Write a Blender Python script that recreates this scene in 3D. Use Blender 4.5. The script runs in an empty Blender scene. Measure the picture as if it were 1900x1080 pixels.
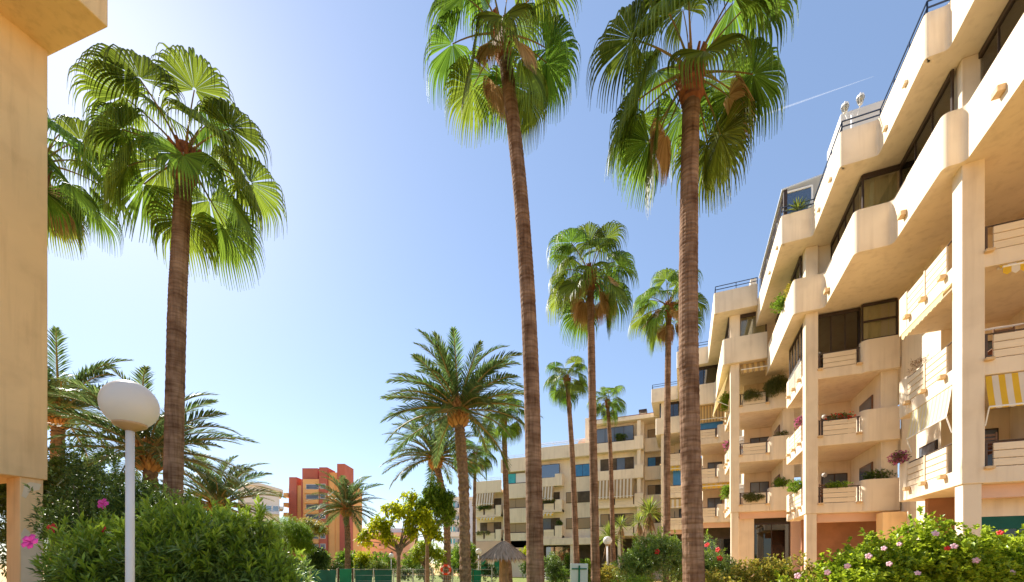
import bpy, math, random
import numpy as np
from mathutils import Vector, Matrix

rnd = random.Random(7)
nrng = np.random.default_rng(7)
R = math.radians
scene = bpy.context.scene
COL = scene.collection

# ------------------------------------------------------------------ camera
cam_d = bpy.data.cameras.new("camera")
cam = bpy.data.objects.new("camera", cam_d)
COL.objects.link(cam)
cam.location = (0, 0, 1.6)
cam.rotation_euler = (R(90), 0, R(22.25))
cam_d.sensor_width = 36
cam_d.lens = 780 / 1900 * 36
cam_d.shift_y = (1045 - 540) / 1900
cam_d.clip_start = 0.05
cam_d.clip_end = 20000
scene.camera = cam

# ------------------------------------------------------------------ sky, sun, exposure
SUN = Vector((-1.351, 0.5275, 1.263)).normalized()
sun_el = math.asin(SUN.z)
sun_az = math.atan2(SUN.x, SUN.y)
world = bpy.data.worlds.new("World")
scene.world = world
world.use_nodes = True
wn = world.node_tree
wn.nodes.clear()
w_out = wn.nodes.new("ShaderNodeOutputWorld")
w_bg = wn.nodes.new("ShaderNodeBackground")
w_sky = wn.nodes.new("ShaderNodeTexSky")
w_sky.sky_type = 'NISHITA'
w_sky.sun_disc = False
w_sky.sun_elevation = sun_el
w_sky.sun_rotation = sun_az
w_sky.altitude = 0
w_sky.air_density = 1.0
w_sky.dust_density = 0.25
w_sky.ozone_density = 4.0
w_bg.inputs["Strength"].default_value = 0.134
w_gam = wn.nodes.new("ShaderNodeGamma")
w_gam.inputs[1].default_value = 0.65
wn.links.new(w_sky.outputs[0], w_gam.inputs[0])
w_hs = wn.nodes.new("ShaderNodeHueSaturation")
w_hs.inputs["Hue"].default_value = 0.506
w_hs.inputs["Saturation"].default_value = 1.1
wn.links.new(w_gam.outputs[0], w_hs.inputs["Color"])
wn.links.new(w_hs.outputs[0], w_bg.inputs[0])
wn.links.new(w_bg.outputs[0], w_out.inputs[0])

sun_d = bpy.data.lights.new("sun", 'SUN')
sun_d.energy = 3.8
sun_d.angle = R(0.5)
sun_d.color = (1.0, 0.94, 0.85)
sun = bpy.data.objects.new("sun", sun_d)
COL.objects.link(sun)
sun.rotation_euler = SUN.to_track_quat('Z', 'Y').to_euler()
sun.location = (-30, 15, 40)

scene.view_settings.view_transform = 'Standard'
scene.view_settings.look = 'None'
scene.view_settings.exposure = 1.45
scene.view_settings.gamma = 1.0
scene.view_settings.use_curve_mapping = False
scene.cycles.max_bounces = 8
scene.cycles.diffuse_bounces = 5
scene.cycles.transparent_max_bounces = 12
scene.cycles.use_denoising = True
scene.cycles.sample_clamp_indirect = 4
scene.cycles.sample_clamp_direct = 12

# ------------------------------------------------------------------ materials
M = {}


def mat(name, col, rough=0.6, col2=None, var=0.1, scale=2.0, bump=0.0, bscale=40.0, spec=0.3, metal=0.0,
        island=False, transl=0.0, objrand=0.0, stretch=None, detail=4.0, tcol=None, streak=0.0, rings=0.0, huer=0.0):
    m = bpy.data.materials.new(name)
    m.use_nodes = True
    nt = m.node_tree
    N, L = nt.nodes, nt.links
    b = N["Principled BSDF"]
    out = N["Material Output"]
    b.inputs["Roughness"].default_value = rough
    b.inputs["Specular IOR Level"].default_value = spec
    b.inputs["Metallic"].default_value = metal
    c1 = tuple(c * (1 - var) for c in col) + (1,)
    c2 = tuple(min(1, c * (1 + var)) for c in (col2 or col)) + (1,)
    ramp = N.new("ShaderNodeMix")
    ramp.data_type = 'RGBA'
    ramp.inputs[6].default_value = c1
    ramp.inputs[7].default_value = c2
    geo = N.new("ShaderNodeNewGeometry")
    tc = geo.outputs["Position"]
    if stretch:
        mp = N.new("ShaderNodeMapping")
        mp.inputs["Scale"].default_value = stretch
        L.new(tc, mp.inputs["Vector"])
        tc = mp.outputs[0]
    if island:
        L.new(geo.outputs["Random Per Island"], ramp.inputs[0])
    else:
        nz = N.new("ShaderNodeTexNoise")
        nz.inputs["Scale"].default_value = scale
        nz.inputs["Detail"].default_value = detail
        L.new(tc, nz.inputs["Vector"])
        cr = N.new("ShaderNodeMapRange")
        cr.inputs[1].default_value = 0.3
        cr.inputs[2].default_value = 0.7
        L.new(nz.outputs[0], cr.inputs[0])
        L.new(cr.outputs[0], ramp.inputs[0])
    colout = ramp.outputs[2]
    def overlay(sc_, amt, lo, hi, col_in):
        mp_ = N.new("ShaderNodeMapping")
        mp_.inputs["Scale"].default_value = sc_
        L.new(geo.outputs["Position"], mp_.inputs["Vector"])
        n_ = N.new("ShaderNodeTexNoise")
        n_.inputs["Scale"].default_value = 1.0
        n_.inputs["Detail"].default_value = 5
        L.new(mp_.outputs[0], n_.inputs["Vector"])
        r_ = N.new("ShaderNodeMapRange")
        r_.inputs[1].default_value = lo
        r_.inputs[2].default_value = hi
        r_.inputs[3].default_value = 0.0
        r_.inputs[4].default_value = amt
        L.new(n_.outputs[0], r_.inputs[0])
        x_ = N.new("ShaderNodeMix")
        x_.data_type = 'RGBA'
        x_.blend_type = 'MULTIPLY'
        x_.inputs[7].default_value = (0.42, 0.34, 0.27, 1)
        L.new(r_.outputs[0], x_.inputs[0])
        L.new(col_in, x_.inputs[6])
        return x_.outputs[2], n_.outputs[0]
    if streak:
        colout, _ = overlay((5.0, 5.0, 0.35), streak, 0.5, 0.72, colout)   # rain streaks
        colout, _ = overlay((1.3, 1.3, 1.3), streak * 0.9, 0.52, 0.75, colout)  # blotches
    ring_h = None
    if rings:
        colout, _ = overlay((2.0, 2.0, 19.0), rings, 0.42, 0.66, colout)   # leaf scars round the trunk
        colout, ring_h = overlay((17.0, 17.0, 1.6), rings, 0.46, 0.70, colout)   # upright cracks
    if objrand:
        oi = N.new("ShaderNodeObjectInfo")
        hs = N.new("ShaderNodeHueSaturation")
        mr = N.new("ShaderNodeMapRange")
        mr.inputs[3].default_value = 1 - objrand
        mr.inputs[4].default_value = 1 + objrand
        L.new(oi.outputs["Random"], mr.inputs[0])
        L.new(mr.outputs[0], hs.inputs["Value"])
        if huer:
            m2_ = N.new("ShaderNodeMath")
            m2_.operation = 'MULTIPLY'
            m2_.inputs[1].default_value = 7.31
            m3_ = N.new("ShaderNodeMath")
            m3_.operation = 'FRACT'
            L.new(oi.outputs["Random"], m2_.inputs[0])
            L.new(m2_.outputs[0], m3_.inputs[0])
            m4_ = N.new("ShaderNodeMapRange")
            m4_.inputs[3].default_value = 0.5 - huer
            m4_.inputs[4].default_value = 0.5 + huer * 0.5
            L.new(m3_.outputs[0], m4_.inputs[0])
            L.new(m4_.outputs[0], hs.inputs["Hue"])
        L.new(colout, hs.inputs["Color"])
        colout = hs.outputs[0]
    L.new(colout, b.inputs["Base Color"])
    if bump:
        nb = N.new("ShaderNodeTexNoise")
        nb.inputs["Scale"].default_value = bscale
        nb.inputs["Detail"].default_value = 3
        L.new(tc, nb.inputs["Vector"])
        bp = N.new("ShaderNodeBump")
        bp.inputs["Strength"].default_value = bump
        bp.inputs["Distance"].default_value = 0.02
        L.new(ring_h or nb.outputs[0], bp.inputs["Height"])
        L.new(bp.outputs[0], b.inputs["Normal"])
    if transl:
        tr = N.new("ShaderNodeBsdfTranslucent")
        if tcol:
            tr.inputs[0].default_value = tuple(tcol) + (1,)
            mm = N.new("ShaderNodeMix")
            mm.data_type = 'RGBA'
            mm.blend_type = 'MULTIPLY'
            mm.inputs[0].default_value = 0.0
        else:
            L.new(colout, tr.inputs[0])
        mx = N.new("ShaderNodeMixShader")
        mx.inputs[0].default_value = transl
        L.new(b.outputs[0], mx.inputs[1])
        L.new(tr.outputs[0], mx.inputs[2])
        L.new(mx.outputs[0], out.inputs[0])
    M[name] = m
    return m


def glass(name, tint, gloss=0.25, alpha=0.35, rough=0.03):
    """window glass: a tinted see-through sheet with a mirror coat"""
    m = bpy.data.materials.new(name)
    m.use_nodes = True
    nt = m.node_tree
    N, L = nt.nodes, nt.links
    N.clear()
    out = N.new("ShaderNodeOutputMaterial")
    tr = N.new("ShaderNodeBsdfTransparent")
    tr.inputs[0].default_value = tuple(tint) + (1,)
    gl = N.new("ShaderNodeBsdfGlossy")
    gl.inputs["Roughness"].default_value = rough
    fr = N.new("ShaderNodeFresnel")
    fr.inputs[0].default_value = 1.5
    ad = N.new("ShaderNodeMath")
    ad.operation = 'ADD'
    ad.inputs[1].default_value = gloss
    L.new(fr.outputs[0], ad.inputs[0])
    mx = N.new("ShaderNodeMixShader")
    L.new(ad.outputs[0], mx.inputs[0])
    L.new(tr.outputs[0], mx.inputs[1])
    L.new(gl.outputs[0], mx.inputs[2])
    L.new(mx.outputs[0], out.inputs[0])
    M[name] = m
    return m


mat('stucco', (0.80, 0.67, 0.505), 0.85, var=0.04, scale=0.9, bump=0.14, bscale=60, spec=0.15, streak=0.2)
mat('stucco_tan', (0.90, 0.62, 0.32), 0.85, var=0.05, scale=0.7, bump=0.2, bscale=45, spec=0.15, streak=0.22)
mat('stucco_patch', (0.80, 0.66, 0.47), 0.85, var=0.06, scale=3, spec=0.15)
mat('stucco_pink', (0.72, 0.48, 0.36), 0.85, var=0.05, scale=1.5, bump=0.1, bscale=60, spec=0.15)
mat('brick_wall', (0.40, 0.20, 0.12), 0.85, var=0.12, scale=2, spec=0.15)
mat('plank', (0.78, 0.64, 0.46), 0.7, var=0.05, scale=3, stretch=(1, 1, 6), spec=0.2, objrand=0.05)
mat('bracket', (0.66, 0.46, 0.25), 0.7, var=0.12, scale=8)
mat('dark_frame', (0.045, 0.028, 0.02), 0.45, var=0.2)
mat('dark_post', (0.09, 0.06, 0.045), 0.5, var=0.2)
mat('blue_rail', (0.03, 0.05, 0.10), 0.35, var=0.1)
mat('pale_rail', (0.62, 0.64, 0.66), 0.4, var=0.05)
mat('white_paint', (0.80, 0.78, 0.74), 0.45, var=0.03)
mat('curtain', (0.74, 0.64, 0.38), 0.9, var=0.1, scale=6, stretch=(4, 4, 0.3))
mat('sheer', (0.62, 0.62, 0.55), 0.9, var=0.12, scale=8, stretch=(5, 5, 0.2))
mat('inner_shade', (0.10, 0.075, 0.05), 0.9, var=0.3)  # dark brown with the shade of rooms and recesses put into the colour
mat('wood_brown', (0.20, 0.10, 0.05), 0.6, var=0.2, scale=6)
mat('shutter', (0.34, 0.24, 0.14), 0.7, var=0.1, scale=6, stretch=(1, 1, 10))
mat('awning_yellow', (0.80, 0.50, 0.04), 0.8, var=0.06, transl=0.25)
mat('awning_white', (0.80, 0.72, 0.60), 0.8, var=0.05, transl=0.25)
mat('awning_cream', (0.84, 0.72, 0.36), 0.8, var=0.04, transl=0.25)
mat('awning_brown', (0.42, 0.27, 0.12), 0.8, var=0.06, transl=0.2)
mat('awning_gold', (0.74, 0.52, 0.20), 0.8, var=0.06, transl=0.35)
mat('blue_panel', (0.05, 0.21, 0.46), 0.4, var=0.12, scale=3)  # even blue for window panes and wind screens
mat('teal', (0.05, 0.40, 0.46), 0.5, var=0.15, scale=3)
mat('green_cloth', (0.012, 0.10, 0.075), 0.8, var=0.2, scale=2)
mat('green_panel', (0.0, 0.17, 0.085), 0.6, var=0.08)
mat('galv', (0.50, 0.55, 0.50), 0.5, var=0.1, metal=0.2)
mat('orange_ring', (0.80, 0.075, 0.025), 0.45, var=0.06)
mat('orange_wall', (0.76, 0.41, 0.15), 0.85, var=0.06, scale=0.3)
mat('red_wall', (0.44, 0.125, 0.08), 0.8, var=0.1, scale=0.4)
mat('white_wall', (0.72, 0.68, 0.62), 0.85, var=0.05, scale=0.3)
mat('pink_wall', (0.70, 0.44, 0.30), 0.85, var=0.07, scale=0.3)
mat('bluegrey_wall', (0.58, 0.61, 0.68), 0.85, var=0.06, scale=0.3)
mat('terracotta', (0.26, 0.11, 0.06), 0.8, var=0.15)
mat('far_window', (0.10, 0.12, 0.15), 0.15, var=0.3, scale=0.5, spec=0.6)
mat('thatch', (0.36, 0.27, 0.20), 0.95, (0.58, 0.46, 0.36), island=True)
mat('thatch_pole', (0.30, 0.21, 0.11), 0.9, var=0.2, scale=5)
mat('ground', (0.62, 0.39, 0.15), 0.9, var=0.1, scale=0.5, bump=0.2, bscale=20)
mat('lawn', (0.13, 0.17, 0.03), 0.9, (0.20, 0.22, 0.04), var=0.15, scale=2, bump=0.6, bscale=60)
mat('bark_fan', (0.18, 0.10, 0.062), 0.95, (0.33, 0.215, 0.145), var=0.12, scale=2.5, bump=0.8, bscale=28, spec=0.1, rings=0.62)
mat('bark_boot', (0.26, 0.085, 0.045), 0.9, (0.36, 0.15, 0.07), var=0.15, scale=6, bump=0.6, bscale=30, spec=0.1)
mat('bark_date', (0.17, 0.10, 0.065), 0.95, (0.28, 0.18, 0.11), var=0.2, scale=9, bump=1.0, bscale=22, spec=0.1)
mat('bark_tree', (0.17, 0.12, 0.08), 0.9, (0.24, 0.18, 0.12), var=0.15, scale=8, bump=0.6, spec=0.1)
mat('frond_fan', (0.078, 0.145, 0.016), 0.45, (0.18, 0.285, 0.030), var=0.25, island=True, transl=0.48, objrand=0.28, spec=0.25, huer=0.035)
mat('frond_dry', (0.42, 0.22, 0.09), 0.8, (0.55, 0.38, 0.20), var=0.2, island=True, transl=0.25, objrand=0.15)
mat('petiole', (0.16, 0.20, 0.05), 0.5, (0.30, 0.16, 0.05), var=0.2, scale=2)
mat('frond_date', (0.075, 0.14, 0.045), 0.5, (0.17, 0.25, 0.075), var=0.25, island=True, transl=0.42, objrand=0.25, spec=0.25, huer=0.03)
mat('rachis', (0.30, 0.25, 0.08), 0.5, (0.34, 0.22, 0.07), var=0.2, scale=2)
mat('date_boot', (0.42, 0.17, 0.045), 0.8, (0.50, 0.26, 0.09), var=0.2, island=True)
mat('leaf_oleander', (0.13, 0.21, 0.035), 0.28, (0.30, 0.40, 0.085), var=0.3, island=True, transl=0.42, spec=0.8)
mat('leaf_oleander_new', (0.24, 0.36, 0.025), 0.35, (0.36, 0.48, 0.05), var=0.2, island=True, transl=0.46, spec=0.5)
mat('leaf_dark', (0.055, 0.11, 0.02), 0.4, (0.14, 0.20, 0.035), var=0.28, island=True, transl=0.38, spec=0.4)
mat('leaf_hibiscus', (0.20, 0.31, 0.014), 0.40, (0.46, 0.55, 0.035), var=0.28, island=True, transl=0.5, spec=0.4)
mat('leaf_croton', (0.17, 0.25, 0.018), 0.45, (0.50, 0.38, 0.06), var=0.28, island=True, transl=0.45, spec=0.3)
mat('leaf_yellow', (0.26, 0.36, 0.010), 0.45, (0.54, 0.54, 0.012), var=0.28, island=True, transl=0.5, spec=0.25)
mat('leaf_mid', (0.1, 0.19, 0.014), 0.45, (0.25, 0.37, 0.03), var=0.28, island=True, transl=0.45, spec=0.25)
mat('leaf_pine', (0.11, 0.21, 0.012), 0.5, (0.28, 0.42, 0.025), var=0.28, island=True, transl=0.42, spec=0.25)
mat('leaf_agave', (0.13, 0.2, 0.03), 0.45, (0.32, 0.38, 0.06), var=0.28, island=True, transl=0.35, spec=0.25)
mat('leaf_ivy', (0.075, 0.105, 0.02), 0.45, (0.19, 0.19, 0.05), var=0.28, island=True, transl=0.32, spec=0.25)
mat('leaf_dry', (0.28, 0.16, 0.08), 0.9, (0.42, 0.27, 0.15), var=0.2, island=True, transl=0.2)
mat('petal_red', (0.62, 0.02, 0.02), 0.5, (0.75, 0.06, 0.04), var=0.2, island=True, transl=0.3)
mat('petal_pink', (0.80, 0.34, 0.46), 0.5, (0.85, 0.60, 0.66), var=0.15, island=True, transl=0.3)
mat('petal_magenta', (0.75, 0.03, 0.28), 0.5, (0.80, 0.10, 0.40), var=0.15, island=True, transl=0.3)
mat('petal_mauve', (0.52, 0.10, 0.26), 0.6, (0.72, 0.26, 0.45), var=0.2, island=True, transl=0.3)
mat('globe', (0.80, 0.77, 0.72), 0.3, var=0.02, transl=0.35, spec=0.4)
mat('globe_base', (0.52, 0.34, 0.18), 0.4, var=0.05)
mat('post_white', (0.78, 0.75, 0.70), 0.4, var=0.05, scale=6, streak=0.2)
mat('sign_white', (0.62, 0.68, 0.62), 0.5, var=0.05, scale=3)
mat('sign_green', (0.0, 0.15, 0.07), 0.5, var=0.1)
mat('cushion', (0.22, 0.20, 0.27), 0.8, var=0.15)
mat('soil', (0.06, 0.04, 0.03), 0.95, var=0.2)
glass('glass_clear', (0.86, 0.86, 0.80), 0.05)
glass('glass_dark', (0.16, 0.17, 0.17), 0.08)
glass('glass_green', (0.03, 0.10, 0.08), 0.03)
glass('glass_blue', (0.30, 0.36, 0.42), 0.22)


# ------------------------------------------------------------------ mesh helpers
OFF = {}


def off(o):
    return OFF.get(o.name, Vector((0, 0, 0))) if o else Vector((0, 0, 0))


def link(o, parent=None):
    COL.objects.link(o)
    if parent:
        o.parent = parent
        OFF[o.name] = off(parent)
    return o


def tag(o, label=None, cat=None, group=None, kind=None):
    if label:
        o['label'] = label
    if cat:
        o['category'] = cat
    if group:
        o['group'] = group
    if kind:
        o['kind'] = kind
    return o


def thing(name, label, cat, loc=(0, 0, 0), group=None):
    o = bpy.data.objects.new(name, None)
    o.empty_display_size = 0.3
    COL.objects.link(o)
    o.location = loc
    OFF[o.name] = Vector(loc)
    return tag(o, label, cat, group)


class MB:
    """collects shapes in world coordinates, then becomes one mesh object"""

    def __init__(s):
        s.v, s.f, s.m = [], [], []

    def add(s, v, f, mi=0):
        k = len(s.v)
        s.v += [tuple(p) for p in v]
        s.f += [tuple(i + k for i in q) for q in f]
        s.m += [mi] * len(f)
        return s

    def box(s, x0, x1, y0, y1, z0, z1, mi=0):
        v = [(x0, y0, z0), (x1, y0, z0), (x1, y1, z0), (x0, y1, z0), (x0, y0, z1), (x1, y0, z1), (x1, y1, z1), (x0, y1, z1)]
        f = [(0, 3, 2, 1), (4, 5, 6, 7), (0, 1, 5, 4), (1, 2, 6, 5), (2, 3, 7, 6), (3, 0, 4, 7)]
        return s.add(v, f, mi)

    def prism(s, poly, z0, z1, mi=0):
        a = sum(poly[i][0] * poly[(i + 1) % len(poly)][1] - poly[(i + 1) % len(poly)][0] * poly[i][1] for i in range(len(poly)))
        if a < 0:
            poly = poly[::-1]
        n = len(poly)
        v = [(p[0], p[1], z0) for p in poly] + [(p[0], p[1], z1) for p in poly]
        f = [tuple(range(n))[::-1], tuple(range(n, 2 * n))] + [(i, (i + 1) % n, n + (i + 1) % n, n + i) for i in range(n)]
        return s.add(v, f, mi)

    def tube(s, pts, rad, n=8, mi=0, cap=True, jit=0.0):
        pts = [Vector(p) for p in pts]
        if not hasattr(rad, '__len__'):
            rad = [rad] * len(pts)
        v, f = [], []
        up = Vector((0, 0, 1))
        for i, p in enumerate(pts):
            d = (pts[min(i + 1, len(pts) - 1)] - pts[max(i - 1, 0)]).normalized()
            a = d.cross(up if abs(d.z) < 0.95 else Vector((1, 0, 0))).normalized()
            b = d.cross(a)
            for k in range(n):
                t = 2 * math.pi * k / n
                r = rad[i] * (1 + (rnd.uniform(-jit, jit) if jit else 0))
                v.append(p + a * (r * math.cos(t)) + b * (r * math.sin(t)))
        for i in range(len(pts) - 1):
            for k in range(n):
                f.append((i * n + k, i * n + (k + 1) % n, (i + 1) * n + (k + 1) % n, (i + 1) * n + k))
        if cap:
            f.append(tuple(range(n))[::-1])
            f.append(tuple(range((len(pts) - 1) * n, len(pts) * n)))
        return s.add(v, f, mi)

    def lathe(s, c, prof, n=20, mi=0):
        v, f = [], []
        for r, z in prof:
            for k in range(n):
                t = 2 * math.pi * k / n
                v.append((c[0] + r * math.cos(t), c[1] + r * math.sin(t), c[2] + z))
        for i in range(len(prof) - 1):
            for k in range(n):
                f.append((i * n + k, i * n + (k + 1) % n, (i + 1) * n + (k + 1) % n, (i + 1) * n + k))
        f.append(tuple(range(n))[::-1])
        f.append(tuple(range((len(prof) - 1) * n, len(prof) * n)))
        return s.add(v, f, mi)

    def wall(s, path, th, z0, z1, mi=0):
        """upright wall along a path; its thickness lies to the right of the path"""
        inn = offset(path, th)
        n = len(path)
        v = []
        for p, q in zip(path, inn):
            v += [(p[0], p[1], z0), (p[0], p[1], z1), (q[0], q[1], z1), (q[0], q[1], z0)]
        f = []
        for i in range(n - 1):
            a, b = i * 4, i * 4 + 4
            f += [(a, a + 1, b + 1, b), (a + 1, a + 2, b + 2, b + 1), (a + 2, a + 3, b + 3, b + 2), (a + 3, a, b, b + 3)]
        f += [(0, 3, 2, 1), (4 * n - 4, 4 * n - 3, 4 * n - 2, 4 * n - 1)]
        return s.add(v, f, mi)

    def build(s, name, m, parent=None, bevel=0.0, smooth=False):
        o0 = off(parent)
        me = bpy.data.meshes.new(name)
        me.from_pydata([(p[0] - o0.x, p[1] - o0.y, p[2] - o0.z) for p in s.v], [], s.f)
        ms = m if isinstance(m, (list, tuple)) else [m]
        for x in ms:
            me.materials.append(M[x])
        if len(ms) > 1:
            me.polygons.foreach_set('material_index', s.m)
        if smooth:
            me.polygons.foreach_set('use_smooth', [True] * len(me.polygons))
        me.update()
        o = bpy.data.objects.new(name, me)
        link(o, parent)
        if bevel:
            bv = o.modifiers.new('bevel', 'BEVEL')
            bv.width = bevel
            bv.segments = 2
            bv.limit_method = 'ANGLE'
            bv.angle_limit = R(50)
        return o


def offset(path, d):
    n = len(path)
    out = []
    for i in range(n):
        ns = []
        for a, b in ((i - 1, i), (i, i + 1)):
            if 0 <= a and b < n:
                dx, dy = path[b][0] - path[a][0], path[b][1] - path[a][1]
                l = math.hypot(dx, dy) or 1
                ns.append((dy / l, -dx / l))
        mx, my = sum(q[0] for q in ns) / len(ns), sum(q[1] for q in ns) / len(ns)
        l2 = mx * mx + my * my
        out.append((path[i][0] + d * mx / l2, path[i][1] + d * my / l2))
    return out


def fillet(path, r, n=6):
    out = [path[0]]
    for i in range(1, len(path) - 1):
        p, a, b = Vector(path[i]), Vector(path[i - 1]), Vector(path[i + 1])
        ra = min(r, (a - p).length * 0.45, (b - p).length * 0.45)
        u, w = (a - p).normalized(), (b - p).normalized()
        c = p + u * ra + w * ra
        for k in range(n + 1):
            t = k / n * math.pi / 2
            q = c - w * (ra * math.cos(t)) - u * (ra * math.sin(t))
            out.append((q.x, q.y))
    out.append(path[-1])
    return out


CACHE = {}


def piece(name, c, size, m, parent, rz=0.0, rx=0.0, bevel=0.012):
    """a small box-like piece that shares its mesh with its equals"""
    key = (name, tuple(round(x, 3) for x in size), m)
    if key not in CACHE:
        x, y, z = [q / 2 for q in size]
        b = min(bevel, x * .6, y * .6, z * .6)
        v, f = [], []
        for sz, zz in ((-1, -z), (1, z)):
            v += [(-x + b, -y, zz - sz * b), (x - b, -y, zz - sz * b), (x, -y + b, zz - sz * b), (x, y - b, zz - sz * b),
                  (x - b, y, zz - sz * b), (-x + b, y, zz - sz * b), (-x, y - b, zz - sz * b), (-x, -y + b, zz - sz * b),
                  (-x + b, -y + b, zz), (x - b, -y + b, zz), (x - b, y - b, zz), (-x + b, y - b, zz)]
        for i in range(8):
            j = (i + 1) % 8
            f.append((i, j, 12 + j, 12 + i))
        for o_, rev in ((0, True), (12, False)):
            q = [(0, 1, 9, 8), (2, 3, 10, 9), (4, 5, 11, 10), (6, 7, 8, 11), (1, 2, 9), (3, 4, 10), (5, 6, 11), (7, 0, 8), (8, 9, 10, 11)]
            for t in q:
                t = tuple(k + o_ for k in t)
                f.append(t[::-1] if rev else t)
        me = bpy.data.meshes.new(name)
        me.from_pydata(v, [], f)
        me.materials.append(M[m])
        CACHE[key] = me
    o = bpy.data.objects.new(name, CACHE[key])
    link(o, parent)
    o0 = off(parent)
    o.location = (c[0] - o0.x, c[1] - o0.y, c[2] - o0.z)
    o.rotation_euler = (rx, 0, rz)
    OFF[o.name] = Vector(c)
    return o


def bx(name, m, parent, x0, x1, y0, y1, z0, z1, bevel=0.012):
    return piece(name, ((x0 + x1) / 2, (y0 + y1) / 2, (z0 + z1) / 2), (x1 - x0, y1 - y0, z1 - z0), m, parent, bevel=bevel)


def tri_mesh(name, V, F, m, parent=None, smooth=False, o0=None):
    o0 = off(parent) if o0 is None else o0
    V = np.asarray(V, dtype=np.float32) - np.array(o0, dtype=np.float32)
    F = np.asarray(F, dtype=np.int32)
    me = bpy.data.meshes.new(name)
    me.vertices.add(len(V))
    me.vertices.foreach_set('co', V.ravel())
    nl = F.shape[1]
    me.loops.add(F.size)
    me.loops.foreach_set('vertex_index', F.ravel())
    me.polygons.add(len(F))
    me.polygons.foreach_set('loop_start', np.arange(0, F.size, nl, dtype=np.int32))
    me.update(calc_edges=True)
    me.materials.append(M[m])
    if smooth:
        me.polygons.foreach_set('use_smooth', [True] * len(F))
    return me


# ------------------------------------------------------------------ ground
g = MB().box(-3000, 3000, -3000, 3000, -0.5, 0).build('ground', 'ground')
tag(g, kind='structure')
g = MB().prism([(-60, 18.5), (-20, 20.3), (-2.5, 24), (-4, 43), (-24, 45), (-60, 60)], 0.0, 0.004).build('lawn', 'lawn')
tag(g, kind='structure')
g = MB().prism([(-11, -2), (-1.5, 2), (-1.2, 9), (-4.2, 22), (-13, 16)], 0.0, 0.004).build('lawn_near_palms', 'lawn')
tag(g, kind='structure')

# ------------------------------------------------------------------ stepped apartment building on the right
APT = thing('apartment_building', 'cream stepped apartment building with rounded parapets and column bays on the right', 'building', (6, 24, 0))
UN = [(6.90, 15.0, 0.0), (4.82, 21.45, 0.0), (2.50, 27.4, 0.83), (0.30, 33.6, 0.83), (-1.90, 39.9, 0.83)]


def lev(k, dz=0.0):
    return 3.72 + dz + 2.85 * (k - 1)


# the roof and the fourth storey: two stretches, the far one 0.83 m higher
ROOF_A = [(6.45, 8.6), (6.45, 14.6), (5.97, 14.6), (5.97, 17.5), (4.92, 17.5), (4.92, 20.8), (3.81, 20.8), (3.81, 27.6)]
ROOF_B = [(3.79, 26.8), (1.6, 26.8), (1.6, 33.2), (-0.5, 33.2), (-0.5, 39.5), (-2.7, 39.5), (-2.7, 44.2)]
P4_A = [(6.93, 8.6), (6.93, 14.9), (6.47, 14.9), (6.47, 17.85), (5.43, 17.85), (5.43, 21.2), (4.33, 21.2), (4.33, 27.8)]
P4_B = [(4.31, 27.15), (2.08, 27.15), (2.08, 33.4), (-0.15, 33.4), (-0.15, 39.75), (-2.36, 39.75), (-2.36, 44.2)]


def closed(path, xr):
    return path + [(xr, path[-1][1]), (xr, path[0][1])]


for path, z, h, xr, nm in ((ROOF_A, 15.12, 1.2, 15.0, 'roof'), (ROOF_B, 15.95, 1.2, 10.0, 'roof'),
                           (P4_A, 12.27, 1.46, 15.0, 'terrace'), (P4_B, 13.10, 1.46, 10.0, 'terrace')):
    fp = fillet(path, 0.09 if nm == 'roof' else 0.15)
    MB().wall(fp, 0.16, z, z + h).build(nm + '_parapet', 'stucco', APT, bevel=0.025)
    MB().prism(closed(offset(fp, 0.05), xr), z + 0.015, z + 0.40).build(nm + '_slab', 'stucco', APT)


def railing(path, z, m, parent, heights=(0.2, 0.38), r=0.022, step=1.1, inset=0.08):
    p = offset(path, inset)
    for a, b in zip(p[:-1], p[1:]):
        L = math.dist(a, b)
        rail = MB()
        for h in heights:
            rail.tube([(a[0], a[1], z + h), (b[0], b[1], z + h)], r, 6)
        o = rail.build('railing', m, parent)
        n = max(1, round(L / step))
        for k in range(n + 1):
            t = k / n
            q = MB().tube([(a[0] + (b[0] - a[0]) * t, a[1] + (b[1] - a[1]) * t, z - 0.03),
                           (a[0] + (b[0] - a[0]) * t, a[1] + (b[1] - a[1]) * t, z + heights[-1])], r * 0.9, 6)
            q.build('post', m, o)


railing(ROOF_A[:7], 16.32, 'blue_rail', APT)
railing(ROOF_B, 17.15, 'blue_rail', APT)


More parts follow.
